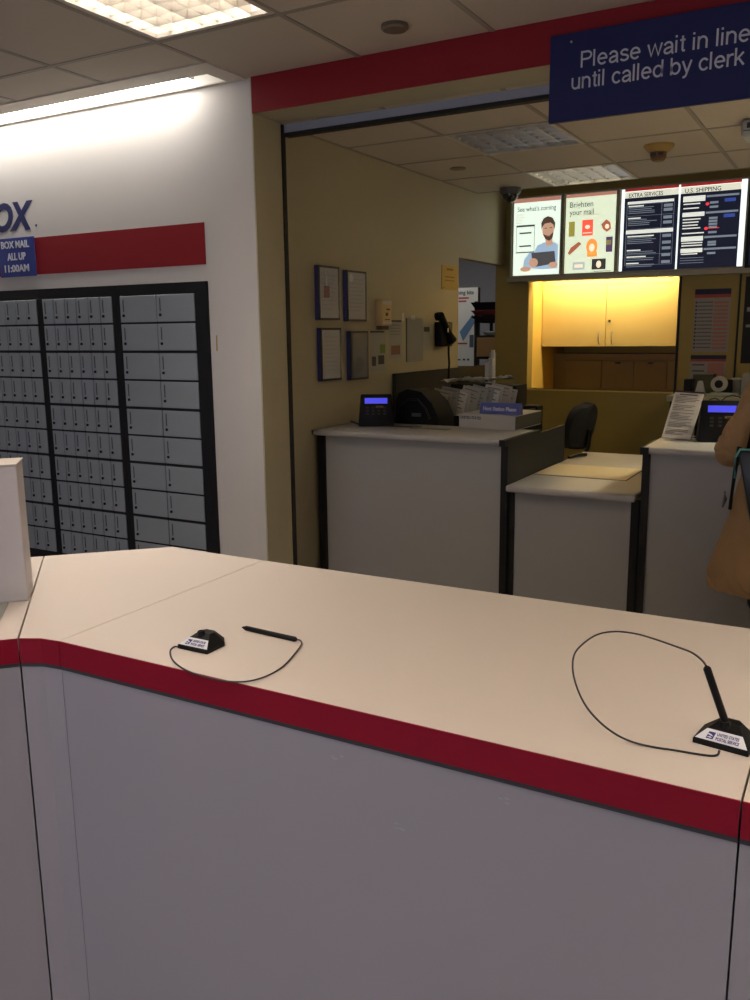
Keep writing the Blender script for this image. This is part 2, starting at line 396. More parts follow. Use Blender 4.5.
# ceiling behind the counter
YE = 6.40
bh = [(-2.08, -1.477, 4.475, 5.075), (-2.08, -1.477, 5.76, YE - .001), (.38, .99, 4.475, 5.075), (1.6, 2.2, 5.08, 5.76)]
struct(slab_with_holes(XL, 4.2, 3.67, YE, ZB, ZB + .02, bh), 'ceiling', TILE)
struct(MB().box((XL, YE - .02, ZB + .02), (4.2, YE, ZH)).box((XL, YE, ZH - .02), (4.2, YB, ZH)), 'ceiling_recess', TILE)
g = MB()
bx = [-2.08, -1.477, -.84, -.23, .38, .99, 1.6, 2.2, 2.8, 3.4]
for x in bx: g.box((x - .011, 3.76, ZB - .003), (x + .011, YE, ZB))
for y in (3.87, 4.475, 5.08, 5.76):
    for a, b in zip([XL] + bx, bx + [4.2]): g.box((a + .011, y - .011, ZB - .003), (b - .011, y + .011, ZB))
g.box((XL, YE - .006, ZB - .004), (4.2, YE + .006, ZB + .02)).box((XL, 3.76, ZB - .003), (XL + .02, YE, ZB))
struct(g, 'trim_8', TBAR)
louver_fixture('dark unlit louvered ceiling panel behind the roll gate rail', *bh[0], ZB, 6, 6, 'off', (1, .9, .7))
louver_fixture('dim louvered ceiling panel just in front of the lit posters', *bh[1], ZB, 6, 6, 'dim', (1, .92, .72), power=3, glow=.5)
louver_fixture('unseen louvered ceiling light added over the right counter', *bh[2], ZB, 6, 6, 'on', (1, .91, .70), power=180, glow=6)  # fixture added out of view to brighten the counter and side wall
louver_fixture('unseen louvered ceiling light added far right behind the counter', *bh[3], ZB, 6, 6, 'on', (1, .91, .70), power=140, glow=6)  # second unseen fixture, added for more light in the service area
# roll gate head and guide
t = thing('roll_gate', 'raised roll-down security gate with grey housing and dark side rail at the opening', 'security gate', (-2.55, 3.74, 0))
part(MB().box((-2.566, 3.69, H + .965), (4.2, 3.735, H + 1.003)), 'housing', mat('gate_housing', srgb(150, 155, 168), .5), t)
part(MB().box((-2.566, 3.683, H + .946), (4.2, 3.73, H + .963), .003), 'bottom_bar', DARKP, t)
part(MB().box((-2.688, 3.672, 0), (-2.566, 3.682, H + 1.0)).box((-2.577, 3.682, 0), (-2.566, 3.70, H + 1.0)).box((-2.61, 3.682, 0), (-2.60, 3.70, H + 1.0)), 'guide_rail', DARKP, t)

# cabinets seen through the opening
t = thing('wall_cabinet', 'golden two-door wall cabinet glowing under a light behind the opening', 'cabinet', (-1.93, 7.38, OZ0))
X0, X1, YD = -2.474, -1.30, 7.38
ZD0, ZD1 = H - .13, H + .375
part(MB().box((X0, YD + .006, ZD1 + .004), (X1 + .2, YD + .02, H + .618)), 'top_filler', OAK, t)
part(MB().box((X0, YD + .02, ZD0), (X1 + .12, YD + .36, ZD1)), 'body', OAK, t)
for a, b, s in ((X0 + .003, -1.921, 1), (-1.917, X1 + .1, -1)):
    d = part(MB().box((a, YD, ZD0), (b, YD + .019, ZD1), .002), 'door', OAK, t)
    hx = -1.921 - .05 if s == 1 else -1.917 + .055
    part(MB().tube([(hx, YD, ZD0 + .03), (hx, YD - .025, ZD0 + .045), (hx, YD - .03, ZD0 + .075), (hx, YD - .025, ZD0 + .105), (hx, YD, ZD0 + .12)], .004), 'handle', STEEL, d, True)
    if s == -1: part(MB().cyl((-1.888, YD, ZD0 + .21), (-1.888, YD - .01, ZD0 + .21), .010), 'lock', INK, d, True)
t = thing('base_cabinet', 'shadowed brown row of cabinet fronts below the glowing wall cabinet', 'cabinet', (-1.9, 7.9, 0))
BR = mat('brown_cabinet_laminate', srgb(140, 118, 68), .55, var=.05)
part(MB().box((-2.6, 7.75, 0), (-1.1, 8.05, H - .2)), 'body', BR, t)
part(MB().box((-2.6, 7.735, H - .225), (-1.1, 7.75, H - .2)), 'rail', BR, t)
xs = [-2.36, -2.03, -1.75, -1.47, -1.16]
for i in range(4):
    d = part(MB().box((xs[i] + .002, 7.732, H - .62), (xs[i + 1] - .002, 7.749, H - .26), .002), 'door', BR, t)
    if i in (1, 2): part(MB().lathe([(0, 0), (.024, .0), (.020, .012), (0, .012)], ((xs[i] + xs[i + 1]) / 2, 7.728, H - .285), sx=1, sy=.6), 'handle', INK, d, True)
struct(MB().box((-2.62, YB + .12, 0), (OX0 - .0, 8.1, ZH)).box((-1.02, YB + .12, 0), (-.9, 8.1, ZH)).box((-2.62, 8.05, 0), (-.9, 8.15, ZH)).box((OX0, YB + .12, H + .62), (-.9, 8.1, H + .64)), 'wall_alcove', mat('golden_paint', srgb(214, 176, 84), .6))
t = thing('cabinet_light', 'hidden warm tube light above the golden wall cabinet', 'light', (-1.9, 7.22, H + .55))
part(MB().cyl((-2.4, 7.20, H + .56), (-1.35, 7.20, H + .56), .014, n=12), 'lamp_tube', mat('warm_tube', (.8, .8, .8), emit=(1, .80, .42), estr=12), t, True)
part(MB().box((-2.42, 7.17, H + .585), (-1.33, 7.23, H + .61)), 'housing', TRIMW, t)
a = area('cabinet_light_lamp', (0, 0, 0), 1.1, .06, 13, (1, .84, .50), (math.radians(14), 0, 0)); a.parent = t; a.location = (0, .0, -.01)

# ------------------------------------------------------------------ mailbox banks
def mail_bank(x0, x1, ncol, label, fr):
    t = thing('mailbox_bank', label, 'mailboxes', ((x0 + x1) / 2, YW, H - 1.33), 'wall mailbox banks')
    yf = YW - .022
    fm = MB().box((fr[0], yf + .006, H - 1.33), (fr[1], YW - .0005, H + .262))
    # outer rails stand proud
    fm.box((fr[0], yf, H + .214), (fr[1], yf + .006, H + .262)).box((fr[0], yf, H - 1.33), (x0 - .002, yf + .006, H + .214)).box((x1 + .002, yf, H - 1.33), (fr[1], yf + .006, H + .214))
    ztop = H + .211
    pitch = .1485
    for r in range(1, 10):
        if r % 2 == 0:
            z = ztop - r * pitch; fm.box((x0 - .002, yf, z - .008), (x1 + .002, yf + .006, z + .008))
    part(fm, 'frame', BLKF, t)
    wd = (x1 - x0) / ncol; proto = None
    for r in range(10):
        up = .009 if r % 2 == 0 and r > 0 else .003; dn = .009 if r % 2 == 1 else .003
        h = pitch - .0125
        zc = ztop - r * pitch - (pitch / 2) + (.0028 if r % 2 == 0 else -.0) - (.0025 if r % 2 == 0 else -.0025)
        for c in range(ncol):
            xa = x0 + c * wd
            if proto is None:
                lx = -wd / 2 + (.024 if ncol > 3 else .028)
                d = MB().box((-wd / 2 + .003, yf - .0015 - YW, -h / 2), (wd / 2 - .003, yf + .0058 - YW, h / 2), .0015).build('door', BOXM, t)
                s1 = MB().cyl((lx, yf - .0015 - YW, -.033), (lx, yf - .006 - YW, -.033), .0075, n=14).build('lock', BLACK, d)
                s2 = MB().box((lx - .0036, yf - .0025 - YW, -.014), (lx + .0036, yf - .0016 - YW, .052)).build('number_strip', mat('strip_grey', (.07, .07, .08), .6), d)
                proto = (d, s1, s2); dd = d
            else:
                dd = proto[0].copy(); COL.objects.link(dd); dd.parent = t
                for s in proto[1:]:
                    q = s.copy(); COL.objects.link(q); q.parent = dd
            dd.location = (xa + wd / 2 - (x0 + x1) / 2, 0, zc - (H - 1.33))
    return t
mail_bank(-3.474, -2.958, 2, 'right bank of the wall mailboxes, two wide grey doors in each row', (-3.500, -2.884))
mail_bank(-4.072, -3.530, 6, 'middle bank of the wall mailboxes, six narrow grey doors in each row', (-4.095, -3.502))
mail_bank(-4.660, -4.118, 6, 'left bank of the wall mailboxes, cut by the picture edge', (-4.69, -4.097))

t = tag(text_mesh('BOX', .205, pos=(-4.562, YW - .001, H + .598), width=.455, shear=.22, bold=.008, depth=.002).build('wall_lettering', BLUE2), 'navy slanted capital letters on the white wall above the red stripe', 'lettering')
tag(MB().cyl((-4.092, YW - .002, H + .61), (-4.092, YW, H + .61), .006).build('trademark_dot', BLUE2), 'tiny round mark after the navy wall letters', 'lettering')
t = thing('collection_time_sign', 'small blue sign with white box mail times at the left end of the red stripe', 'sign', (-4.27, YW, H + .34))
part(MB().box((-4.41, YW - .012, H + .338), (-4.112, YW - .0045, H + .552), .001), 'sign_board', mat('sign_blue', (.025, .045, .24), .5), t)
tm = text_mesh('BOX MAIL', .054, pos=(-4.268, YW - .0125, H + .497), width=.235, bold=.0016, depth=.0006, align='CENTER')
tm.bm.from_mesh(text_mesh('ALL UP', .054, pos=(-4.263, YW - .0125, H + .431), width=.155, bold=.0016, depth=.0006, align='CENTER').build('x', WHITE).data)
tm.bm.from_mesh(text_mesh('11:00AM', .054, pos=(-4.268, YW - .0125, H + .366), width=.205, bold=.0016, depth=.0006, align='CENTER').build('x', WHITE).data)
for o in [o for o in COL.objects if o.name.startswith('x') and o.type == 'MESH']: bpy.data.objects.remove(o)
part(tm, 'lettering', WHITE, t)
# peeled mark beside the mailboxes
tag(MB().poly([(-2.85, YW - .0006, H - .08), (-2.842, YW - .0006, H - .08), (-2.84, YW - .0006, H - .0), (-2.848, YW - .0006, H - .005)], .0004).build('wall_scuff', mat('scuff_tan', srgb(170, 130, 80), .9)), 'small brown scuff on the white wall right of the mailboxes', 'scuff')

# ------------------------------------------------------------------ hanging blue sign on the beam
t = thing('queue_sign', 'long dark blue sign asking people to wait in line', 'sign', (-.3, YW - .03, H + .785))
part(MB().box((-1.142, YW - .03, H + .787), (.38, YW - .008, H + 1.097), .002), 'sign_board', BLUE, t)
part(stroke_text('Please wait in line', (-1.022, YW - .0301, H + .969), .057, .592), 'lettering', mat('pale_letters', (.55, .57, .64), .5), t)
part(stroke_text('until called by clerk', (-1.055, YW - .0301, H + .896), .057, .61), 'lettering', mat('pale_letters', (.42, .44, .52), .5), t)
part(MB().cyl((-1.06, YW - .03, H + 1.065), (-1.06, YW - .033, H + 1.065), .004), 'screw', STEEL, t)

# ------------------------------------------------------------------ lit menu boards
LP = lambda n, c, s: mat(n, c, .5, emit=c, estr=s)
HOUS = mat('lightbox_housing', srgb(150, 144, 124), .5)
YM = 6.90
def frame_box(x0, x1, z0, z1, y, d=.12, rim=.012):
    mb = MB().box((x0, y + .02, z0), (x1, y + d, z1))
    mb.box((x0, y, z0), (x0 + rim, y + .02, z1)).box((x1 - rim, y, z0), (x1, y + .02, z1)).box((x0 + rim, y, z0), (x1 - rim, y + .02, z0 + rim)).box((x0 + rim, y, z1 - rim), (x1 - rim, y + .02, z1))
    return mb
ZM0, ZM1 = H + .435, H + 1.06
def rect(mb, u0, v0, u1, v1, X0, X1, Z0, Z1, y):
    """a printed block; u, v run 0..1 across and down the panel"""
    xa, xb = X0 + (X1 - X0) * u0, X0 + (X1 - X0) * u1; za, zb = Z1 - (Z1 - Z0) * v1, Z1 - (Z1 - Z0) * v0
    mb.box((xa, y, za), (xb, y + .001, zb)); return mb
def upoly(mb, pts, X0, X1, Z0, Z1, y):
    mb.poly([(X0 + (X1 - X0) * u, y, Z1 - (Z1 - Z0) * v) for u, v in pts], .001, Vector((0, -1, 0))); return mb
def uell(mb, cu, cv, ru, rv, X0, X1, Z0, Z1, y, n=20, a0=0):
    return upoly(mb, [(cu + ru * math.cos(a0 + k * 2 * PI / n), cv + rv * math.sin(a0 + k * 2 * PI / n)) for k in range(n)], X0, X1, Z0, Z1, y)

# first poster: man with a tablet
t = thing('lit_poster', 'backlit poster of a bearded man holding a tablet', 'illuminated poster', ((-2.58 - 2.18) / 2, YB, ZM0), 'backlit boards over the cabinets')
part(frame_box(-2.60, -2.17, ZM0, ZM1, YM), 'housing', HOUS, t)
A = (-2.575, -2.19, ZM0 + .015, ZM1 - .015); y1 = YM + .016
lit = LP('lit_paper', (.74, .86, .74), 1.0)
part(MB().box((A[0], y1, A[2]), (A[1], y1 + .004, A[3])), 'light_panel', lit, t)
b = MB(); rect(b, 0, .0, 1, .05, *A, y1 - .001); part(b, 'red_line', LP('lit_rust', (.50, .22, .16), .7), t)
b = text_mesh("See what's coming", .052, pos=(A[0] + .03, y1 - .001, A[3] - .098), width=.32, bold=.0006, depth=.0004); part(b, 'headline', LP('lit_slate', (.16, .19, .17), .55), t)
b = MB()
for k in range(4): rect(b, .05, .20 + .035 * k, .05 + (.16, .2, .13, .12)[k], .21 + .035 * k, *A, y1 - .001)
rect(b, .42, .2, .47, .205, *A, y1 - .001)
part(b, 'small_print', LP('lit_tan', (.55, .50, .40), .9), t)
b = MB(); rect(b, .06, .34, .46, .365, *A, y1 - .001); rect(b, .06, .69, .46, .705, *A, y1 - .001); rect(b, .13, .435, .39, .455, *A, y1 - .001); rect(b, .13, .605, .39, .625, *A, y1 - .001)
rect(b, .06, .365, .067, .69, *A, y1 - .001); rect(b, .452, .365, .46, .69, *A, y1 - .001)
part(b, 'picture_frame_print', LP('lit_grey', (.07, .07, .08), .6), t)
SK = LP('lit_skin', (.62, .36, .24), .75)
b = MB(); upoly(b, [(.46, .70), (.52, .62), (.66, .58), (.88, .58), (.97, .62), (.97, .93), (.62, .93), (.22, .90), (.24, .80), (.36, .70)], *A, y1 - .001)
part(b, 'printed_shirt', LP('lit_shirt', (.36, .50, .66), .8), t)
b = MB(); uell(b, .75, .42, .125, .125, *A, y1 - .0015); upoly(b, [(.68, .50), (.84, .50), (.86, .62), (.72, .63)], *A, y1 - .0015)
part(b, 'printed_face', SK, t); b = MB()
for a_ in ((.45, .84, .10, .06), (.28, .92, .12, .035), (.88, .88, .10, .04)): part(uell(MB(), *a_, *A, y1 - .0045), 'printed_hand', SK, t)
b.bm.free()
b = MB(); upoly(b, [(.61, .42), (.60, .33), (.65, .27), (.74, .245), (.84, .27), (.90, .34), (.885, .43), (.86, .36), (.80, .33), (.68, .34), (.635, .37)], *A, y1 - .0025)
upoly(b, [(.64, .47), (.70, .49), (.80, .49), (.87, .45), (.85, .53), (.78, .565), (.70, .54)], *A, y1 - .0025)
rect(b, .675, .395, .725, .405, *A, y1 - .0025); rect(b, .78, .392, .835, .402, *A, y1 - .0025)
part(b, 'printed_hair', LP('lit_hair', (.10, .06, .045), .6), t)
b = MB(); uell(b, .76, .478 + .02, .045, .008, *A, y1 - .0035, 12); part(b, 'printed_mouth', LP('lit_lip', (.5, .22, .18), .7), t)
b = MB(); upoly(b, [(.40, .71), (.90, .70), (.93, .86), (.44, .90)], *A, y1 - .0035); part(b, 'printed_tablet', LP('lit_tablet', (.10, .095, .10), .6), t)

# second poster
t = thing('lit_poster', 'backlit pale poster showing small colourful stamp pictures in rows', 'illuminated poster', (-1.95, YB, ZM0), 'backlit boards over the cabinets')
part(frame_box(-2.165, -1.735, ZM0, ZM1, YM), 'housing', HOUS, t)
A = (-2.145, -1.755, ZM0 + .015, ZM1 - .015)
part(MB().box((A[0], y1, A[2]), (A[1], y1 + .004, A[3])), 'light_panel', LP('lit_cream', (.68, .76, .56), .95), t)
b = MB(); rect(b, 0, 0, 1, .04, *A, y1 - .001); rect(b, .35, .265, .68, .27, *A, y1 - .001); part(b, 'red_line', LP('lit_rust', (.5, .22, .16), .7), t)
b = text_mesh('Brighten', .060, pos=(A[0] + .03, y1 - .001, A[3] - .098), width=.185, bold=.0008, depth=.0004)
tmp = text_mesh('your mail', .060, pos=(A[0] + .03, y1 - .001, A[3] - .155), width=.19, bold=.0008, depth=.0004).build('x', WHITE); b.bm.from_mesh(tmp.data); bpy.data.objects.remove(tmp)
part(b, 'headline', LP('lit_slate', (.16, .19, .17), .55), t)
def prints(items, name, col):
    b = MB()
    for kind, *a in items:
        {'r': rect, 'e': uell, 'p': upoly}[kind](b, *a, *A, y1 - .001)
    part(b, name, col, t)
prints([('r', .07, .34, .19, .53), ('r', .83, .60, .93, .66)], 'stamp_olive', LP('lit_olive', (.34, .30, .05), .8))
prints([('r', .34, .33, .56, .53)], 'stamp_red', LP('lit_red', (.85, .10, .06), 1.0))
prints([('p', [(.72, .40), (.82, .34), (.90, .38), (.92, .46), (.84, .50), (.76, .46)]), ('p', [(.06, .74), (.12, .67), (.28, .60), (.34, .63), (.22, .70), (.10, .765)])], 'stamp_brown', LP('lit_brown', (.42, .13, .07), .8))
prints([('e', .55, .67, .115, .10), ('r', .46, .74, .66, .80)], 'stamp_orange', LP('lit_orange', (.92, .30, .06), 1.0))
prints([('r', .83, .56, .96, .75)], 'stamp_navy', LP('lit_navy', (.10, .06, .14), .7))
prints([('r', .17, .86, .42, .96), ('r', .17, .97, .19, .972)], 'stamp_grey', LP('lit_steel', (.42, .48, .46), .9))
prints([('r', .56, .83, .84, .965), ('r', .60, .985, .95, .992)], 'stamp_black', LP('lit_black', (.05, .045, .04), .6))
b = MB(); uell(b, .45, .42, .05, .025, *A, y1 - .002); rect(b, .36, .49, .54, .50, *A, y1 - .002); uell(b, .55, .685, .055, .05, *A, y1 - .002); uell(b, .84, .43, .04, .03, *A, y1 - .002); uell(b, .70, .90, .05, .045, *A, y1 - .002); rect(b, .21, .89, .38, .93, *A, y1 - .002)
part(b, 'stamp_highlights', LP('lit_beige', (.9, .74, .55), 1.0), t)

# price boards
t = thing('lit_price_board', 'double backlit dark price board with red header line', 'illuminated menu board', (-1.27, YB, ZM0), 'backlit boards over the cabinets')
part(frame_box(-1.735, -.815, ZM0, ZM1, YM), 'housing', HOUS, t)
part(MB().box((-1.715, y1, ZM0 + .012), (-.828, y1 + .004, ZM1 - .012)), 'light_panel', LP('lit_white', (.80, .88, .84), 1.1), t)
NAV = LP('lit_deep_navy', (.005, .006, .017), .9)
for side, (xa, xb) in enumerate(((-1.69, -1.297), (-1.284, -.868))):
    A = (xa, xb, ZM0 + .012, ZM1 - .012); y2 = y1 - .004; LP('lit_blue', (.03, .06, .28), .9)
    nm = 'services_panel' if side == 0 else 'shipping_panel'
    p = part(MB().box((A[0], y2, A[2]), (A[1], y2 + .003, A[3] - .066)), nm, NAV, t)
    b = MB(); rect(b, 0, 0, 1, .03, *A, y2); part(b, 'red_line', LP('lit_band_red', (.30, .015, .015), .8), p)
    b = MB(); rect(b, 0, .035, 1, .125, *A, y2 + .001); part(b, 'header_strip', LP('lit_header', (.62, .62, .50), 1.0), p)
    b = text_mesh('EXTRA SERVICES' if side == 0 else 'U.S. SHIPPING', .042, pos=(A[0] + .03, y2 - .0005, A[3] - .062), width=.25, bold=.0004, depth=.0004); part(b, 'headline', LP('lit_text_dark', (.03, .03, .04), .5), p)
    wh = MB(); gr = MB(); bl = MB(); rd = MB(); rnd = random.Random(3 + side)
    if side == 0:
        rect(wh, .06, .155, .92, .185, *A, y2 - .001); rect(wh, .05, .50, .93, .545, *A, y2 - .001)
        v = .20
        for v in (.205, .35, .57, .74, .82, .90):
            rect(wh, .08, v, .08 + rnd.uniform(.22, .5), v + .014, *A, y2 - .001)
            for k in range(1, 5 if v < .7 else 3): rect(gr, .08, v + .022 * k, .08 + rnd.uniform(.35, .58), v + .022 * k + .007, *A, y2 - .001)
        for v in (.21, .26, .35, .41, .57, .65, .72, .80, .885): rect(gr, .74, v, .90, v + .035, *A, y2 - .001)
        for v in (.19, .33, .49, .545, .80, .93):
            rect(gr, .05, v, .93, v + .003, *A, y2 - .001)
        rect(gr, .05, .19, .056, .93, *A, y2 - .001); rect(gr, .925, .19, .93, .93, *A, y2 - .001); rect(gr, .70, .19, .705, .93, *A, y2 - .001)
    else:
        for v, h2 in ((.145, .065), (.335, .05), (.62, .055), (.76, .05)): rect(wh, .05, v, .42, v + h2, *A, y2 - .001)
        for v in (.145, .335, .62, .76): rect(gr, .44, v + .005, .97, v + .028, *A, y2 - .001)
        for v in (.23, .28, .41, .445, .48, .515, .575, .69, .72, .82): rect(wh, .06, v, .06 + rnd.uniform(.25, .38), v + .013, *A, y2 - .001); rect(gr, .50, v - .005, .64, v + .02, *A, y2 - .001)
        rect(bl, .74, .20, .92, .24, *A, y2 - .001); part(rect(MB(), .74, .38, .92, .42, *A, y2 - .001), 'blue_note', LP('lit_blue', (0, 0, 0), 1), p)
        uell(rd, .46, .25, .03, .018, *A, y2 - .001); uell(rd, .46, .535, .03, .018, *A, y2 - .001); rect(rd, .46, .531, .68, .538, *A, y2 - .001)
        for v in (.87, .90, .93): rect(gr, .05, v, .45, v + .006, *A, y2 - .001)
        part(bl, 'blue_note', LP('lit_blue', (.03, .06, .28), .9), p); part(rd, 'red_marks', LP('lit_mark_red', (.8, .04, .05), 1.0), p)
    part(wh, 'white_rows', LP('lit_rows', (.65, .67, .60), 1.0), p); part(gr, 'price_rows', LP('lit_gray_rows', (.17, .20, .24), .9), p)
t = thing('menu_board', 'dark edge of another menu board at the right of the price board', 'illuminated menu board', (-.5, YB, ZM0))
part(frame_box(-.812, -.1, ZM0, ZM1, YM), 'housing', DARKP, t)
part(MB().box((-.79, y1, ZM0 + .02), (-.12, y1 + .004, ZM1 - .02)), 'panel', NAV, t)
# shelf rail below the boards
struct(MB().box((-2.62, YM - .01, ZM0 - .035), (4.2, YB, ZM0 - .002)), 'trim_9', HOUS)

# posters on the wall right of the opening
def notice(name, label, cat, x0, x1, z0, z1, y, base, bands):
    t = thing(name, label, cat, ((x0 + x1) / 2, y, z0))
    part(MB().box((x0, y - .004, z0), (x1, y - .0005, z1)), 'sheet', base, t)
    groups = {}
    for (u0, v0, u1, v1, nm, m) in bands:
        groups.setdefault(nm, (MB(), m)); rect(groups[nm][0], u0, v0, u1, v1, x0, x1, z0, z1, y - .0052)
    for nm, (mb, m) in groups.items(): part(mb, nm, m, t)
    return t
PG = mat('poster_grey', srgb(140, 134, 128), .7); PR = mat('poster_red', srgb(150, 62, 48), .7); PN = mat('poster_navy', srgb(28, 34, 62), .7); PO = mat('poster_pale_red', srgb(160, 105, 92), .7)
bands = [(0, 0, 1, .085, 'header', PN), (0, .085, 1, .14, 'red_band', PR)]
for k in range(13): bands.append((.1, .20 + .06 * k, .52, .22 + .06 * k, 'grey_rows', mat('poster_text', srgb(95, 92, 98), .7))); bands.append((.55, .20 + .06 * k, .95, .235 + .06 * k, 'red_rows', PO)); bands.append((.03, .195 + .06 * k, .08, .225 + .06 * k, 'icons', INK))
notice('rate_poster', 'tall red and grey price poster with navy header right of the cabinets', 'poster', -1.16, -.905, H - .165, H + .30, YB, PG, bands)
notice('rate_poster', 'shorter grey poster with navy header hanging under the tall price poster', 'poster', -1.165, -.91, H - .42, H - .19, YB, PG, [(0, 0, 1, .13, 'header', PN), (0, .13, 1, .21, 'red_band', PR), (.5, .25, .94, .9, 'red_rows', PO), (.06, .3, .4, .34, 'grey_rows', INK), (.06, .5, .4, .54, 'grey_rows', INK)])
notice('dark_poster', 'dark poster cut by the right picture edge beside the price posters', 'poster', -.81, -.40, H - .25, H + .38, YB, DARKP, [(.05, .35, .3, .4, 'white_rows', PG), (.05, .55, .6, .58, 'white_rows', PG)])

# dome camera, smoke detector, sprinkler covers
t = thing('dome_camera', 'dark security dome camera hanging from the ceiling edge by the man poster', 'security camera', (-2.42, 6.36, ZB))
part(MB().lathe([(0, 0), (.078, 0), (.078, -.028), (.066, -.045), (.0, -.045)], (-2.385, 6.32, ZB)), 'mount', mat('camera_grey', (.10, .09, .085), .5), t, True)
part(MB().lathe([(.058, -.045), (.056, -.062), (.045, -.084), (.025, -.098), (0, -.104)], (-2.385, 6.32, ZB)), 'dome', mat('dome_glass', (.012, .01, .01), .1, spec=.8), t, True)
t = thing('smoke_detector', 'yellowed round smoke detector on the ceiling behind the counter', 'smoke detector', (-1.13, 5.42, ZB))
part(MB().lathe([(0, 0), (.085, 0), (.085, -.012), (.055, -.040), (0, -.040)], (-1.13, 5.36, ZB)), 'base', mat('aged_plastic', srgb(168, 138, 72), .5), t, True)
part(MB().lathe([(.045, -.040), (.043, -.075), (.03, -.088), (0, -.088)], (-1.13, 5.36, ZB)), 'sensor_head', mat('sensor_brown', srgb(120, 86, 52), .5), t, True)
part(MB().box((-1.165, 5.310, ZB - .064), (-1.135, 5.323, ZB - .048)).box((-1.122, 5.310, ZB - .064), (-1.095, 5.323, ZB - .048)), 'vent_slot', INK, t)
tag(MB().lathe([(0, 0), (.05, 0), (.052, -.008), (0, -.012)], (-2.39, 5.38, ZB), sx=1).build('sprinkler_cover', mat('cover_brown', srgb(120, 108, 84), .5), None, True), 'flat round sprinkler cover on the ceiling above the service counter', 'sprinkler cover')
tag(MB().lathe([(0, 0), (.052, 0), (.054, -.012), (.046, -.020), (0, -.022)], (-1.685, 3.185, ZF)).build('sprinkler_cover', mat('cover_brown2', srgb(110, 98, 82), .6), None, True), 'flat round sprinkler cover on the lobby ceiling near the red beam', 'sprinkler cover')
t = thing('emergency_light', 'white emergency light box hanging from the ceiling at the right edge', 'emergency light', (-.55, 5.05, ZB))
part(MB().box((at(741, 130, y=4.95).x, 4.95, ZB - .085), (-.40, 5.15, ZB - .001), .018, seg=3), 'housing', mat('grey_white_plastic', srgb(185, 188, 185), .4), t, True)
part(MB().box((at(746.5, 130, y=4.94).x, 4.942, ZB - .045), (-.52, 4.952, ZB - .02)).box((at(743, 130, y=4.94).x, 4.946, ZB - .058), (-.5, 4.952, ZB - .055)), 'lens', INK, t)

# ------------------------------------------------------------------ things on the side wall
FB = mat('frame_blue', (.035, .045, .22), .4); FBK = mat('frame_black', (.012, .011, .012), .4)
def wall_frame(label, p0, p1, zt, zb, mode):
    y0, y1 = p0, p1; d = .025
    t = thing('picture_frame', label, 'picture frame', (XL, (y0 + y1) / 2, zb), 'frames on the tan side wall')
    part(MB().box((XL + .0005, y0, zb), (XL + d, y1, zt), .001), 'box_frame', FB, t)
    part(MB().box((XL + d, y0, zb), (XL + d + .004, y0 + .014, zt)).box((XL + d, y1 - .014, zb), (XL + d + .004, y1, zt)).box((XL + d, y0, zt - .012), (XL + d + .004, y1, zt)).box((XL + d, y0, zb), (XL + d + .004, y1, zb + .012)), 'rim', FBK, t)
    m = PAPER2 if mode != 3 else mat('dark_photo', (.06, .065, .05), .3)
    part(MB().box((XL + d, y0 + .014, zb + .012), (XL + d + .0015, y1 - .014, zt - .012)), 'certificate', m, t)
    b = MB()
    n = 9
    if mode in (0, 1, 2):
        for k in range(n):
            z = zt - .05 - (zt - zb - .09) * k / n
            b.box((XL + d + .0015, y0 + .03, z - .002), (XL + d + .002, y1 - .03 - .02 * (k % 3), z))
        part(b, 'text_lines', mat('faint_ink', (.22, .21, .19), .8), t)
    if mode == 0:
        part(MB().tube([(XL + d + .006, y0 + .06, zt - .02), (XL + d + .008, y0 + .07, zt - .07), (XL + d + .008, y0 + .075, zt - .11)], .004), 'ribbon', PAPER, t)
        part(MB().box((XL + d + .002, y0 + .055, zt - .175), (XL + d + .01, y0 + .105, zt - .11), .003), 'red_key_tag', mat('tag_red', (.25, .04, .02), .6), t)
    if mode == 1:
        part(MB().cyl((XL + d + .0015, y0 + .05, zt - .045), (XL + d + .004, y0 + .05, zt - .045), .022), 'round_seal', PAPER, t)
    if mode == 3:
        part(MB().ball((XL + d + .001, (y0 + y1) / 2, zb + .09), (.002, .05, .05)), 'plant_print', mat('dark_green', (.02, .035, .015), .7), t)
    part(MB().box((XL + d + .0105, y0 + .014, zb + .012), (XL + d + .0115, y1 - .014, zt - .012)), 'glass', mat('frame_glass', (1, 1, 1), .05, alpha=.12, spec=.6), t)
wall_frame('upper left blue-sided frame on the tan wall, with a red tag inside', 4.118, 4.338, H + .372, H + .075, 0)
wall_frame('upper right blue-sided frame on the tan wall, with a round white seal', 4.42, 4.648, H + .362, H + .07, 1)
wall_frame('lower left blue-sided frame on the tan wall, holding a lined document', 4.129, 4.347, H + .032, H - .265, 2)
wall_frame('lower right blue-sided frame on the tan wall, holding a dark picture', 4.448, 4.663, H + .013, H - .275, 3)
def wall_paper(name, label, cat, pxs, m, extra=None, d=.002):
    (xa, ya, xb, yb) = pxs
    p = at(xa, ya, x=XL + d); q = at(xb, yb, x=XL + d)
    t = thing(name, label, cat, (XL, (p.y + q.y) / 2, min(p.z, q.z)))
    part(MB().box((XL + .0005, p.y, q.z), (XL + d, q.y, p.z)), 'sheet', m, t)
    if extra:
        for nm, mm, rs in extra:
            b = MB()
            for (u0, v0, u1, v1) in rs: b.box((XL + d, p.y + (q.y - p.y) * u0, p.z + (q.z - p.z) * v1), (XL + d + .0008, p.y + (q.y - p.y) * u1, p.z + (q.z - p.z) * v0))
            part(b, nm, mm, t)
    return t
FI = mat('faint_ink', (.22, .21, .19), .8)
NP = mat('notice_paper', (.36, .35, .31), .8)
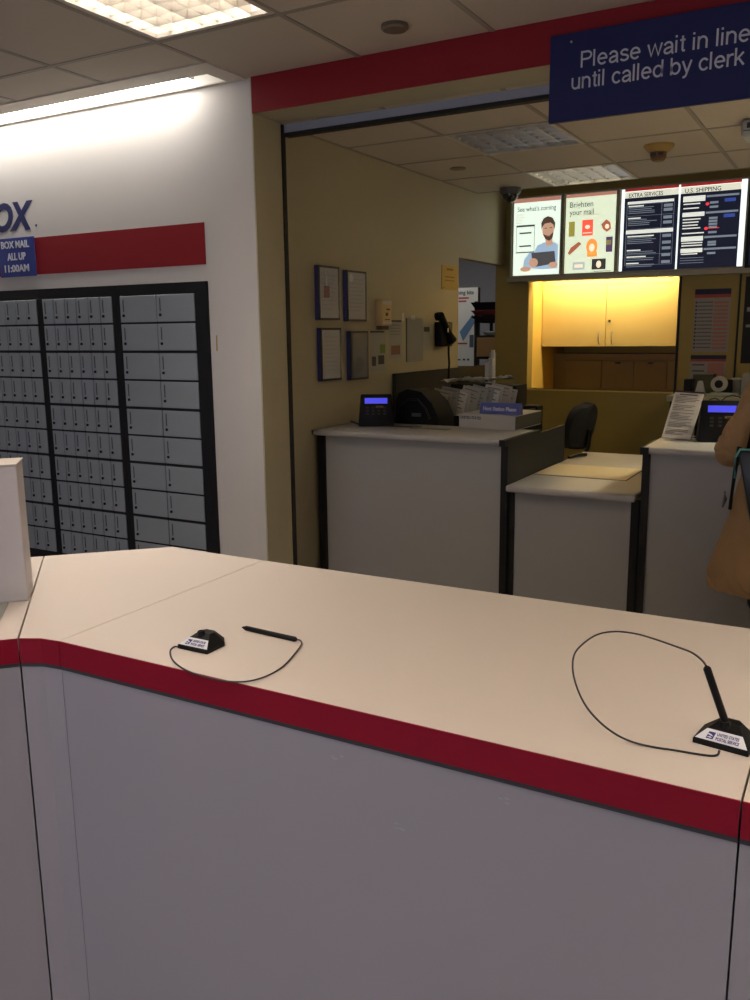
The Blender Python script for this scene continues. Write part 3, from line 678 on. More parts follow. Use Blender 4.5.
wall_paper('wall_notice', 'pale notice with a green sticker right of the dark framed picture', 'notice', (370, 331, 386, 371), NP, [('header', INK, [(.0, .0, .9, .04)]), ('green_sticker', mat('sticker_green', (.14, .24, .04), .7), [(.62, .33, .95, .55)]), ('small_pictures', INK, [(.1, .62, .35, .85), (.5, .6, .88, .82)])])
wall_paper('wall_notice', 'grey notice with a reddish square right of the green-stickered notice', 'notice', (389, 320, 402, 358), NP, [('header', INK, [(.05, .0, .95, .05)]), ('red_square', mat('notice_red', (.26, .13, .08), .8), [(.15, .66, .85, .9)]), ('text_lines', FI, [(.1, .12, .9, .14), (.1, .2, .9, .22), (.1, .28, .9, .3), (.1, .36, .8, .38)])])
wall_paper('wall_notice', 'wide blank grey notice with a dark left edge on the tan wall', 'notice', (406, 318, 423, 361), mat('notice_grey', (.32, .305, .26), .8), [('dark_edge', INK, [(0, 0, .05, 1)])])
wall_paper('wall_notice', 'narrow dark-topped slip of paper left of the wall phone', 'notice', (424, 327, 430, 350), NP, [('dark_top', INK, [(0, 0, .9, .2)])])
wall_paper('yellow_notice', 'yellowed certificate taped beside the doorway', 'notice', (442, 264.5, 457.5, 290.5), mat('yellow_paper', srgb(196, 165, 80), .8), [('text_lines', mat('yellow_ink', srgb(150, 110, 50), .8), [(.3, .12, .7, .2), (.2, .45, .8, .5), (.2, .6, .8, .64), (.1, .9, .15, .95)])], .004)
wall_paper('paper_clip_tag', 'tiny white tag stuck on the wall above the notices', 'tag', (411, 315.5, 415, 320), PAPER)
wall_paper('paper_clip_tag', 'thin white strip on the wall beside the red square notice', 'tag', (402, 313, 404, 321), PAPER)
t = thing('wall_dispenser', 'cream wall dispenser right of the upper frames', 'dispenser', (XL, 4.85, H + .03))
part(MB().box((XL + .0005, 4.80, H + .045), (XL + .055, 4.92, H + .205), .006, seg=2), 'body', mat('cream_plastic', srgb(206, 176, 120), .5), t, True)
part(MB().box((XL + .055, 4.805, H + .175), (XL + .058, 4.915, H + .195)).box((XL + .055, 4.805, H + .055), (XL + .058, 4.915, H + .07)), 'band', PAPER, t)
part(MB().box((XL + .055, 4.84, H + .105), (XL + .059, 4.865, H + .125)).box((XL + .055, 4.83, H + .08), (XL + .059, 4.89, H + .086)).box((XL + .055, 4.85, H + .14), (XL + .059, 4.89, H + .15)), 'print', mat('print_brown', (.12, .07, .03), .7), t)
part(MB().box((XL + .001, 4.81, H + .02), (XL + .045, 4.90, H + .045), .004), 'nozzle', mat('nozzle_brown', (.08, .05, .03), .6), t)
# wall phone
t = thing('wall_phone', 'black telephone with a handset on the tan wall', 'telephone', (XL, 5.75, H - .1))
part(MB().box((XL + .001, 5.66, H - .10), (XL + .065, 5.84, H + .075), .01, seg=2), 'body', BLACK, t, True)
hs_ = [at(u, v, x=XL + .085) for u, v in ((440, 316), (443.5, 321), (447, 328), (450, 335), (452.5, 340))]
part(MB().tube(hs_, .02, 12, [.032, .024, .020, .024, .032]), 'handset', BLACK, t, True)
part(MB().cyl(hs_[0] - Vector((.03, 0, .005)), hs_[0], .028), 'earpiece', BLACK, t, True)
part(MB().cyl(hs_[4] - Vector((.03, 0, .005)), hs_[4], .028), 'mouthpiece', BLACK, t, True)
hm = hs_[2] + Vector((.014, -.013, 0))
part(MB().box(hm - Vector((.004, .006, .03)), hm + Vector((.004, .006, .03)), .002), 'highlight_strip', PAPER, t)  # pale strip put in for the bright highlight along the handset
part(MB().tube([(XL + .05, 5.80, H - .09), (XL + .05, 5.80, H - .15), (XL + .055, 5.80, H - .22), (XL + .05, 5.80, H - .34)], .008), 'cord', BLACK, t, True)

# doorway room contents
t = thing('kit_poster', 'tall white poster seen through the side doorway, with a blue envelope shape', 'poster', (-3.3, 7.6, H - .32))
P0 = at(458, 288, y=7.6); P1 = at(477, 366, y=7.6); X0p, X1p, Z1p, Z0p = P0.x - .10, P1.x, P0.z, P1.z
part(MB().box((X0p, 7.6, Z0p), (X1p, 7.61, Z1p)), 'sheet', mat('white_poster', (.60, .62, .60), .6), t)
part(text_mesh('ipping kits', .05, pos=(P0.x - .04, 7.599, Z1p - .06), width=.20, bold=.001, depth=.0005), 'headline', INK, t)
b = MB(); PP = (X0p, X1p, Z0p, Z1p, 7.5985); rect(b, .36, .12, .70, .14, *PP); rect(b, .36, .16, .62, .18, *PP); rect(b, .3, .70, .66, .72, *PP); part(b, 'red_lines', PR, t)
b = MB(); upoly(b, [(.40, .56), (.84, .34), (.90, .45), (.52, .68)], *PP); part(b, 'blue_envelope', mat('print_blue', (.10, .20, .34), .6), t)
b = MB(); rect(b, .74, .60, .88, .76, *PP); rect(b, .34, .91, .44, .93, *PP); rect(b, .52, .905, .60, .93, *PP); rect(b, .66, .905, .74, .93, *PP); part(b, 'small_prints', mat('print_dark', (.06, .08, .14), .7), t)
part(MB().box((X0p, 7.61, 0), (X1p, 7.66, Z1p)).box((X0p, 7.594, Z0p - .03), (X1p, 7.61, Z0p)), 'stand', mat('stand_brown', srgb(110, 90, 60), .6), t)
t = thing('storage_shelf', 'dark metal shelf stand beyond the side doorway', 'shelf', (-3.05, 7.3, 0))
sx0, sx1 = at(472, 330, y=7.30).x, -2.80
for xa_ in (sx0, sx1 - .022):
    for ya_ in (7.35, 7.72): part(MB().box((xa_, ya_, 0), (xa_ + .022, ya_ + .03, H + .27)), 'post', DARKP, t)
for z in (H + .10, H - .03, H - .22, H - .42):
    part(MB().box((sx0, 7.35, z - .02), (sx1, 7.75, z)), 'shelf_board', DARKP, t)
tr = [('stacked black tray on the top shelf beyond the doorway', BLACK, H + .195, .065), ('dark red tray between black trays on the shelf beyond the doorway', mat('tray_red', (.20, .03, .035), .5), H + .145, .045), ('lowest dark tray of the top shelf stack beyond the doorway', DARKP, H + .101, .04)]
for lb, m, z, h in tr:
    tag(MB().hull8([(sx0 + .02, 7.33, z), (sx1 - .02, 7.33, z), (sx1 - .02, 7.7, z), (sx0 + .02, 7.7, z)], [(sx0 - .02, 7.3, z + h), (sx1 + .0, 7.3, z + h), (sx1 + .0, 7.72, z + h), (sx0 - .02, 7.72, z + h)], .004).build('mail_tray', m), lb, 'tray', 'trays on the shelf beyond the doorway')
tag(MB().box((sx0 + .03, 7.34, H - .219), (sx1 - .03, 7.70, H - .05), .003).build('cardboard_box', mat('cardboard', srgb(150, 115, 70), .8)), 'brown cardboard box on the shelf beyond the doorway', 'box')
tag(MB().lathe([(0, 0), (.05, 0), (.075, .03), (.07, .035), (0, .012)], ((sx0 + sx1) / 2, 7.42, H - .029), sx=1.2).build('paper_stack', PAPER, None, True), 'white rounded bundle on the middle shelf beyond the doorway', 'bundle')
tag(MB().box((sx0 + .10, 7.36, H - .419), (sx1 - .02, 7.6, H - .26), .004).build('white_carton', PAPER), 'white carton low on the shelf beyond the doorway', 'carton')

# ------------------------------------------------------------------ service counters
def counter_tall(name, label, x0, x1, y0, y1, left_post, right_post, z=1.07):
    t = thing(name, label, 'counter', ((x0 + x1) / 2, (y0 + y1) / 2, 0))
    part(MB().box((x0, y0, z - .032), (x1, y1, z), .012, seg=3), 'countertop', LTOP, t, True)
    part(MB().box((x0 + left_post, y0 + .05, .08), (x1 - right_post, y0 + .07, z - .033)), 'front_panel', GREYL, t)
    part(MB().box((x0 + .02, y0 + .09, 0), (x1 - .02, y0 + .11, .08)), 'kick_board', DARKP, t)
    return t
# left counter
c1 = counter_tall('service_counter', 'tall grey service counter on the left, holding the box and forms rack', -2.683, -1.545, 4.05, 4.55, .055, .02)
part(MB().box((-2.672, 4.56, .72), (-1.56, 4.96, .74)).box((-2.672, 4.94, 0), (-1.56, 4.96, .72)), 'worktop', DARKP, c1)
part(MB().box((-2.672, 4.085, 0), (-2.625, 4.12, 1.037)), 'post', DARKP, c1)
part(MB().box((-1.566, 4.085, 0), (-1.545, 4.13, 1.037)), 'post', DARKP, c1)
part(MB().box((-2.672, 4.53, .74), (-1.60, 4.545, 1.037)), 'rear_panel', DARKP, c1)
part(MB().box((-2.683, 4.052, 1.042), (-2.690 + .003, 4.10, 1.066)), 'end_cap', INK, c1)
part(MB().hull8([(-1.56, 4.04, 1.036), (-1.526, 4.04, 1.036), (-1.526, 4.58, 1.036), (-1.56, 4.58, 1.036)], [(-1.56, 4.04, 1.068), (-1.526, 4.04, 1.068), (-1.526, 4.58, 1.068), (-1.56, 4.58, 1.068)]), 'edge_rail', DARKP, c1)
part(MB().box((-1.545, 4.08, 0), (-1.528, at(565, 427, x=-1.528).y, 1.05)), 'side_panel', DARKP, c1)
# low counter
c2 = thing('low_counter', 'lower grey counter between the two tall counters, with a beige inset on top', 'counter', (-1.2, 4.7, 0))
part(MB().box((-1.527, 4.05, .805), (-.885, 5.45, .84), .012, seg=3), 'countertop', LTOP, c2, True)
part(MB().box((-1.495, 4.11, .08), (-.912, 4.13, .804)), 'front_panel', GREYL, c2)
part(MB().box((-1.527, 4.105, 0), (-1.495, 4.15, .804)), 'post', DARKP, c2)
part(MB().box((-.912, 4.105, 0), (-.875, 4.15, .804)), 'post', DARKP, c2)
part(MB().box((-1.50, 4.15, 0), (-.92, 4.17, .08)), 'kick_board', DARKP, c2)
part(MB().box((-1.52, 4.44, .8402), (-1.015, 4.86, .8412)), 'inset_edge', INK, c2)
part(MB().box((-1.512, 4.448, .8412), (-1.023, 4.852, .8432)), 'inset_panel', mat('inset_beige', (.68, .55, .32), .5), c2)
t = thing('stapler', 'small black stapler lying at the back of the low counter', 'stapler', (-1.47, 5.25, .84))
pa = at(569, 457.5, z=.85); pb = at(586, 454.5, z=.85)
part(MB().tube([pa, pa.lerp(pb, .5) + Vector((0, 0, .006)), pb], .01, 8, [(.012, .008), (.014, .012), (.01, .010)]), 'body', BLACK, t, True)
# right counter
c3 = counter_tall('service_counter', 'tall grey service counter on the right, in front of the person in the tan coat', -.868, 1.3, 4.05, 4.50, .036, .02)
part(MB().box((-.85, 4.51, .72), (1.28, 4.96, .74)).box((-.85, 4.94, 0), (1.28, 4.96, .72)), 'worktop', DARKP, c3)
part(MB().box((-.866, 4.085, 0), (-.832, 4.14, 1.037)), 'post', DARKP, c3)
part(MB().box((-.866, 4.14, 0), (-.852, 4.90, 1.037)), 'side_panel', DARKP, c3)
part(MB().box((-.870, 4.046, 1.037), (-.832, 4.40, 1.0695)), 'end_cap', DARKP, c3)
part(MB().box((-.85, 4.48, .74), (1.28, 4.495, 1.037)), 'rear_panel', DARKP, c3)

# card terminal on the left counter
def terminal(label, x, y, rz, w=.155, hgt=.17, cable=True):
    t = thing('card_terminal', label, 'card terminal', (x, y, 1.07)); t.rotation_euler = (0, 0, rz)
    def p(mb, n, m, s=False): return mb.build(n, m, t, s)
    p(MB().hull8([(-w / 2, -.06, 0), (w / 2, -.06, 0), (w / 2, .07, 0), (-w / 2, .07, 0)], [(-w / 2 + .012, -.015, hgt), (w / 2 - .012, -.015, hgt), (w / 2 - .02, .05, hgt * .92), (-w / 2 + .02, .05, hgt * .92)], .008), 'body', BLACK, True)
    n = Vector((0, -hgt, .045)).normalized(); up = Vector((0, .045, hgt)).normalized(); o = Vector((0, -.06, 0)) + up * hgt * .80 + n * .003
    q = [o + Vector((a * w * .32, 0, 0)) + up * b for a, b in ((-1, -.014), (1, -.014), (1, .018), (-1, .018))]
    p(MB().poly(q, .004, n), 'screen', mat('blue_screen', (.02, .03, .4), .3, emit=(.06, .06, .62), estr=1.0))
    o2 = Vector((0, -.06, 0)) + up * hgt * .50 + n * .003
    kb = MB()
    for i in range(4):
        for j in range(3):
            c = o2 + Vector(((i - 1.5) * w * .16, 0, 0)) + up * ((1 - j) * .018)
            kb.poly([c + Vector((a * .008, 0, 0)) + up * b for a, b in ((-1, -.005), (1, -.005), (1, .005), (-1, .005))], .004, n)
    p(kb, 'keypad', mat('keypad_grey', (.014, .014, .014), .6))
    c = o2 + Vector((w * .1, 0, 0)) + up * .022
    p(MB().poly([c + Vector((a * .022, 0, 0)) + up * b for a, b in ((-1, -.005), (1, -.005), (1, .006), (-1, .006))], .006, n), 'yellow_label', mat('label_ochre', (.20, .13, .03), .6))
    return t
t = terminal('black card terminal with a blue screen at the left end of the left counter', at(374, 426, z=1.07).x, at(374, 426, z=1.07).y + .03, math.radians(26), .205, .185)
tag(MB().tube([at(358, 424, z=1.076), at(350, 421, z=1.076), at(338, 419, z=1.076), at(328, 422, z=1.076)], .004).build('terminal_cable', BLACK, None, True), 'thin black cable running left from the card terminal', 'cable')
# printer behind the terminal
t = thing('receipt_printer', 'rounded black machine between the card terminal and the forms rack', 'printer', (-2.25, 4.72, 1.07))
pr = MB(); prof = [(-.15, 0), (-.15, .13), (-.13, .175), (-.07, .20), (.02, .185), (.09, .12), (.13, .04), (.14, 0)]
prof = [(a, z if z > 0 else -.329) for a, z in prof]
va = [pr.bm.verts.new((-2.29 + a, 4.60, 1.071 + z)) for a, z in prof]; vb = [pr.bm.verts.new((-2.29 + a, 4.83, 1.071 + (z * .97 if z > 0 else z))) for a, z in prof]
pr.bm.faces.new(list(reversed(va))); pr.bm.faces.new(vb)
for i in range(len(prof)): pr.bm.faces.new((va[i], va[(i + 1) % len(prof)], vb[(i + 1) % len(prof)], vb[i]))
part(pr, 'body', mat('dull_black', (.008, .008, .008), .8, spec=.2), t, True)
part(MB().tube([(-2.29 + a, 4.592, 1.071 + z) for a, z in ((-.10, .03), (-.10, .10), (-.06, .14), (.0, .14), (.05, .09), (.08, .03))], .008), 'front_ridge', DARKP, t, True)
part(MB().box((-2.33, 4.592, 1.11), (-2.27, 4.599, 1.13)), 'badge', mat('badge_grey', (.08, .08, .08), .4), t)
for (a, b, c, d) in ((388, 426, 408, 430), (412, 428, 440, 432)):
    pp = at(a, b, z=1.071); qq = at(c, d, z=1.071)
    tag(MB().box((pp.x, pp.y - .03, 1.0705), (qq.x, pp.y + .03, 1.074), .001).build('counter_mat', mat('mat_dark_%d' % a, (.05, .045, .04) if a < 400 else (.25, .23, .20), .6)), 'dark flat pad on the left counter beside the card terminal' if a < 400 else 'flat grey pad on the left counter in front of the printer', 'pad')

# box with the blue sign
t = thing('flat_carton', 'flat pale carton with dark side on the left counter under the blue sign', 'box', (-1.8, 4.65, 1.07))
B4 = [at(459, 427.5, z=1.0705), at(515, 431, z=1.0705), at(541, 424, z=1.0705)]; B4.append(B4[0] + B4[2] - B4[1])
T4 = [Vector((p.x, p.y, 1.15)) for p in B4]
part(MB().hull8(B4, T4, .002), 'body', mat('pale_carton', (.50, .47, .42), .6), t)
part(MB().hull8([B4[1] + Vector((.0006, .001, .006)), B4[2] + Vector((.0006, -.001, .006)), B4[2] + Vector((.003, 0, .006)), B4[1] + Vector((.003, 0, .006))], [T4[1] + Vector((.0006, .001, -.004)), T4[2] + Vector((.0006, -.001, -.004)), T4[2] + Vector((.003, 0, -.004)), T4[1] + Vector((.003, 0, -.004))]), 'dark_side', mat('carton_side_dark', (.05, .045, .035), .6), t)
dirx = (B4[1] - B4[0]).normalized(); nn = dirx.cross(Vector((0, 0, 1))).normalized()
rt = Matrix((dirx, Vector((0, 0, 1)), nn)).transposed().to_4x4()
part(text_mesh('UNITED STATES', .022, pos=B4[0] + Vector((0, 0, .052)) + dirx * .01 + nn * .001, width=.13, bold=.0005, depth=.0005, rot=rt), 'print', INK, t)
tag(MB().prism([(p.x * .9 + (B4[0].x + B4[2].x) / 2 * .1, max(4.57, p.y * .9 + (B4[0].y + B4[2].y) / 2 * .1)) for p in B4], .7405, 1.0698, .004).build('carton_stand', BLACK), 'black pedestal under the pale carton behind the left counter ledge', 'stand')
t = thing('station_sign', 'blue Next Station Please block sign standing on the pale carton', 'sign', (-1.85, 4.6, 1.15))
S0 = at(478, 418.5, z=1.1505); S1 = at(520.5, 419.5, z=1.1505)
S0 = B4[0] + (B4[1] - B4[0]) * .32 + Vector((.0, .04, .0815)); S1 = S0 + dirx * .245
bk = -nn * .05
part(MB().hull8([S0, S1, S1 + bk, S0 + bk], [S0 + bk * .3 + Vector((0, 0, .062)), S1 + bk * .3 + Vector((0, 0, .062)), S1 + bk * .7 + Vector((0, 0, .062)), S0 + bk * .7 + Vector((0, 0, .062))], .002), 'block', mat('sign_periwinkle', (.10, .12, .38), .5), t)
up = (bk * .3 + Vector((0, 0, .062))).normalized(); n3 = dirx.cross(up).normalized()
rt = Matrix((dirx, up, n3)).transposed().to_4x4()
part(text_mesh('Next Station Please', .03, pos=S0 + up * .02 + dirx * .02 + n3 * .001, width=.205, bold=.0008, depth=.0005, rot=rt), 'lettering', WHITE, t)

# forms rack with envelopes
t = thing('forms_rack', 'black desk rack filled with forms and envelopes', 'rack', (-2.1, 5.15, 1.0))
yr = 5.0
ra = at(404, 412, y=yr); rb = at(520, 412, y=yr)
part(MB().box((ra.x, yr - .01, .72), (rb.x, yr, ra.z - .01)).box((ra.x, yr + .28, .72), (rb.x, yr + .29, ra.z + .02)).box((ra.x, yr - .01, .72), (ra.x + .01, yr + .29, ra.z + .03)).box((rb.x - .01, yr - .01, .72), (rb.x, yr + .29, ra.z + .03)), 'tray', DARKP, t)
part(MB().box((ra.x, yr - .01, .70), (rb.x, yr + .29, .72)), 'bottom', DARKP, t)
part(MB().box((ra.x + .01, yr + .02, 0), (ra.x + .05, yr + .26, .70)).box((rb.x - .05, yr + .02, 0), (rb.x - .01, yr + .26, .70)), 'leg_frame', DARKP, t)
rnd = random.Random(5)
words = ['leftmost and nearest', 'second', 'third', 'fourth', 'fifth', 'sixth', 'seventh', 'eighth', 'ninth', 'tenth', 'eleventh', 'twelfth', 'thirteenth', 'rightmost']
NE = len(words)
ems = [mat('form_%d' % k, c, .8) for k, c in enumerate(((.80, .78, .70), (.45, .43, .38), (.60, .58, .51), (.36, .36, .33), (.52, .48, .40)))]
for i in range(NE):
    yy = yr + .015 + i * .0185
    a = 425 + i * 6.4 + rnd.uniform(-1.5, 1.5) + (0, 8)[i == 0] * 0; top = 391 - i * .35 + rnd.uniform(-2.2, 2.2)
    p = at(a, top, y=yy); w_ = (.17 if i == 0 else .13) + rnd.uniform(-.01, .02); hh = .17
    tilt = math.radians(rnd.uniform(6, 15)) if i else math.radians(-2)
    R = Matrix.Rotation(tilt, 3, 'Y') @ Matrix.Rotation(math.radians(-4), 3, 'X')
    c = Vector((p.x - w_ * .1, yy, p.z - hh / 2))
    e = thing('envelope', ('%s of the forms standing in the black rack' if i in (0, NE - 1) else '%s from the left of the forms standing in the black rack') % words[i], 'envelope', tuple(c), 'forms standing in the black rack')
    part(MB().box(c - Vector((w_ / 2, .003, hh / 2)), c + Vector((w_ / 2, .003, hh / 2)), rot=R), 'sheet', ems[(i * 2) % 5 if i else 0], e)
    b_ = MB()
    for k in range(3 + i % 3):
        q = c + R @ Vector((0, -.0036, hh * .40 - k * .022))
        b_.box(q - Vector((w_ * .36, .0005, .003)), q + Vector((w_ * .36 - .02 * (k % 2), .0005, .003)), rot=R)
    part(b_, 'print', mat('faint_ink', (.22, .21, .19)), e)
# loose papers resting across the rack
zt = at(470, 380, y=5.4).z
sh = thing('loose_papers', 'crumpled pale papers lying on the dark ledge behind the forms rack', 'papers', (-2.0, 5.4, zt))
rnd = random.Random(9)
for i, (a, b, w_, l_, m) in enumerate(((457, 380, .20, .12, PAPER), (470, 383, .24, .15, PAPER2), (482, 381, .24, .18, PAPER), (494, 383, .24, .14, PAPER), (504, 384, .14, .10, FI))):
    c = at(a, b, y=5.50); c.z = zt - .020 + i * .005
    R_ = Matrix.Rotation(rnd.uniform(-.5, .5), 3, 'Z') @ Matrix.Rotation(rnd.uniform(-.12, .05), 3, 'Y')
    g_x, g_y = 7, 4; m_ = MB(); vs = []
    for iy in range(g_y + 1):
        vs.append([m_.bm.verts.new(c + R_ @ Vector(((ix / g_x - .5) * w_, (iy / g_y - .5) * l_, .014 + .030 * noise.noise(Vector((ix * .8 + i * 9, iy * .9, i)))))) for ix in range(g_x + 1)])
    for iy in range(g_y):
        for ix in range(g_x): m_.bm.faces.new((vs[iy][ix], vs[iy][ix + 1], vs[iy + 1][ix + 1], vs[iy + 1][ix]))
    bmesh.ops.solidify(m_.bm, geom=m_.bm.faces[:], thickness=.0015)
    part(m_, 'crumpled_sheet', m, sh)
# return desk along the wall with its dark screen
t = thing('side_desk', 'dark desk with a raised back ledge along the tan wall, behind the left counter', 'desk', (-2.4, 6.0, 0))
part(MB().box((XL + .002, 5.02, .7), (XL + .03, 6.55, H - .262)), 'back_screen', mat('screen_fabric', (.03, .026, .018), .9), t)
part(MB().box((XL + .03, 5.32, .70), (-1.70, 5.61, .74)).box((XL + .03, 5.61, .70), (-2.42, 6.55, .74)), 'desktop', DARKP, t)
for xa_, ya_ in ((XL + .03, 5.38), (-1.76, 5.38), (-2.47, 6.48), (XL + .03, 6.48)): part(MB().box((xa_, ya_, 0), (xa_ + .04, ya_ + .04, .7)), 'leg', DARKP, t)
part(MB().box((-2.44, 5.40, .74), (-1.97, 5.60, zt - .03)), 'riser', DARKP, t)
pa = at(523, 405.5, y=5.40); pb = at(537, 412, y=5.40)
tag(MB().box((pa.x, 5.40, .741), (pb.x, 5.52, pa.z), .006).build('desk_device', BLACK), 'small black block device right of the forms rack, behind the pale carton', 'device')
pz = at(495, 350, y=6.2); pz2 = at(489, 378, y=6.2)
t = thing('brochure_stand', 'small white brochure stand beside the doorway behind the forms rack', 'brochure stand', (pz2.x, 6.2, .741))
part(MB().box((pz2.x, 6.2, .741), (pz.x, 6.22, pz.z - .02)).box((pz2.x, 6.12, .741), (pz.x, 6.2, .76)), 'stand', mat('grey_acrylic', (.35, .37, .38), .3), t)
part(MB().box((pz2.x + .005, 6.17, .80), (pz.x - .005, 6.198, pz.z - .06)).box((pz2.x + .02, 6.185, .80), (pz.x, 6.199, pz.z)), 'brochure', PAPER, t)

# task chair behind the low counter
t = thing('task_chair', 'black office chair with a curved backrest behind the low counter', 'chair', (-1.87, 6.15, 0))
cx, cy = at(583, 430, y=6.15).x, 6.15
bk = MB(); n = 14
zc, hz, wy = H - .675, .172, .20
ang = math.radians(80)       # the chair looks to the back left
fx, fy = -math.sin(ang), math.cos(ang)
def cp(u, v, d):   # u across the back, v up, d towards the back of the chair
    d = d + .22 * (v - zc)
    return (cx + u * fy - d * fx, cy - u * fx - d * fy, v)
rows = []
for i in range(n + 1):
    th = -1 + 2 * i / n; v = zc + hz * th; ww = wy * (max(0.0, 1 - abs(th) ** 3.2)) ** .5 + .01
    row = []
    for j in range(9):
        s = -1 + j / 4.0; u = ww * s; d = -.045 * s * s + .03 * math.cos(th * PI / 2) * 0
        row.append((u, v, d))
    rows.append(row)
fr = [[bk.bm.verts.new(Vector(cp(u, v, d))) for u, v, d in r] for r in rows]
bb = [[bk.bm.verts.new(Vector(cp(u * .93, zc + (v - zc) * .95, d + .05))) for u, v, d in r] for r in rows]
for i in range(n):
    for j in range(8):
        bk.bm.faces.new((fr[i][j], fr[i][j + 1], fr[i + 1][j + 1], fr[i + 1][j])); bk.bm.faces.new((bb[i][j], bb[i + 1][j], bb[i + 1][j + 1], bb[i][j + 1]))
    bk.bm.faces.new((fr[i][0], fr[i + 1][0], bb[i + 1][0], bb[i][0])); bk.bm.faces.new((fr[i][8], bb[i][8], bb[i + 1][8], fr[i + 1][8]))
for j in range(8):
    bk.bm.faces.new((fr[0][j], bb[0][j], bb[0][j + 1], fr[0][j + 1])); bk.bm.faces.new((fr[n][j], fr[n][j + 1], bb[n][j + 1], bb[n][j]))
FAB = mat('black_fabric', (.012, .012, .013), .85)
part(bk, 'backrest', FAB, t, True)
P = lambda u, v, d: Vector(cp(u, v, d))
part(MB().tube([P(.0, zc - .02, .06), P(0, zc - .14, .075), P(0, zc - .27, .07), P(0, zc - .33, .0), P(0, zc - .33, -.12)], .018, 8, [(.03, .012)] * 5), 'back_support', BLACK, t, True)
seat = MB().lathe([(0, -.03), (.20, -.03), (.235, -.01), (.235, .02), (.20, .04), (0, .045)], (P(0, 0, -.24).x, P(0, 0, -.24).y, zc - .31))
part(seat, 'seat', FAB, t, True)
sc_ = P(0, 0, -.24)
part(MB().cyl((sc_.x, sc_.y, .10), (sc_.x, sc_.y, zc - .34), .025), 'gas_column', BLACK, t, True)
for k in range(5):
    a = k * 2 * PI / 5; e = Vector((sc_.x + .27 * math.cos(a), sc_.y + .27 * math.sin(a), .075))
    part(MB().tube([(sc_.x, sc_.y, .11), e], .02, 8, [(.025, .02), (.016, .012)]), 'leg', BLACK, t, True)
    part(MB().cyl(e + Vector((-.012, 0, -.045)), e + Vector((.012, 0, -.045)), .03), 'caster', BLACK, t, True)

# sheet stand on the right counter
t = thing('sheet_stand', 'printed white sheet leaning on a stand on the right counter', 'notice stand', (-.79, 4.45, 1.07))
q = [at(661.5, 437.5, y=4.47), at(690, 440.8, y=4.40), at(704.4, 394, y=4.56), at(675, 392, y=4.63)]
q[0].z = q[1].z = 1.0725
nrm = (q[1] - q[0]).cross(q[3] - q[0]).normalized()
part(MB().poly([v - nrm * .0015 for v in q], .003, nrm), 'acrylic_back', mat('acrylic', (.05, .045, .04), .3), t)
part(MB().poly(q, .0012, nrm), 'sheet', mat('sheet_paper', (.85, .78, .66), .8), t)
b = MB(); rnd = random.Random(11)
U = lambda u, v: q[3].lerp(q[2], u).lerp(q[0].lerp(q[1], u), v) + nrm * .0009
for k in range(26):
    v = .08 + .033 * k
    if k in (5, 10, 16, 21): continue
    e = rnd.uniform(.7, .92) if k % 4 else rnd.uniform(.35, .6)
    b.poly([U(.08, v + .010), U(e, v + .010), U(e, v), U(.08, v)], .0006, nrm)
b.poly([U(.2, .055), U(.8, .055), U(.8, .03), U(.2, .03)], .0006, nrm)
part(b, 'text_lines', mat('sheet_ink', (.22, .19, .16), .8), t)
hl = q[3].lerp(q[2], .5) - nrm * .003
part(MB().hull8([q[0] - nrm * .004, q[1] - nrm * .004, q[1] + Vector((0, .16, 0)), q[0] + Vector((0, .16, 0))], [q[0] - nrm * .004 + Vector((0, 0, .003)), q[1] - nrm * .004 + Vector((0, 0, .003)), q[1] + Vector((0, .16, .003)), q[0] + Vector((0, .16, .003))]), 'foot', mat('acrylic', (0, 0, 0)), t)
part(MB().poly([q[3] + nrm * .002, q[3].lerp(q[2], 1.0) + nrm * .002, q[2] + nrm * .002 + Vector((0, 0, .008)), q[3] + nrm * .002 + Vector((0, 0, .008))], .006, nrm), 'top_clip', mat('clip_brown', (.05, .035, .03), .5), t)
t = terminal('black card terminal with a blue screen on the right counter by the person', at(720, 443, z=1.07).x, 4.425, math.radians(14), .235, .20)
c0 = at(704, 412, y=4.62)
tag(MB().tube([at(708, 403, y=4.62), at(710, 399.5, y=4.62), at(715, 398, y=4.62), at(719, 400, y=4.62), at(720, 404, y=4.62)], .0025).tube([at(720, 402, y=4.64), at(726, 397, y=4.64), at(733, 395, y=4.64), at(742, 398, y=4.64), at(748, 405, y=4.64)], .0025).build('looped_cable', BLACK, None, True), 'thin looped cable arching above the right card terminal', 'cable')
tag(MB().hull8([(-.74, 4.62, .741), (-.50, 4.62, .741), (-.50, 4.80, .741), (-.74, 4.80, .741)], [(-.73, 4.64, 1.19), (-.52, 4.64, 1.19), (-.52, 4.78, 1.19), (-.73, 4.78, 1.19)], .008).build('label_printer', BLACK, None, True), 'black block device between the printed sheet and the right terminal', 'device')

# rear desk below the price posters and its clutter
yd = 6.45
zd = at(715, 397, y=yd).z
t = thing('rear_desk', 'pale work desk along the back wall under the price posters', 'desk', (-.4, 6.7, 0))
part(MB().box((-1.22, yd, zd - .04), (1.4, 7.0, zd), .004), 'desktop', mat('desk_olive', srgb(150, 142, 112), .6), t)
part(MB().box((-1.20, yd + .03, 0), (-1.16, 6.98, zd - .04)).box((1.34, yd + .03, 0), (1.38, 6.98, zd - .04)), 'side_panel', DARKP, t)
part(MB().box((-1.16, yd + .05, .1), (1.34, yd + .07, zd - .04)), 'front_panel', mat('desk_front', srgb(135, 128, 100), .6), t)
def on_desk(name, label, cat, a, top, b, y, m, bev=.004, dep=.12):
    p = at(a, top, y=y); q = at(b, top, y=y)
    return tag(MB().box((p.x, y, zd + .0005), (q.x, y + dep, p.z), bev).build(name, m), label, cat)
on_desk('desk_box', 'small black box at the left end of the rear desk', 'box', 684, 379, 692, 6.55, BLACK)
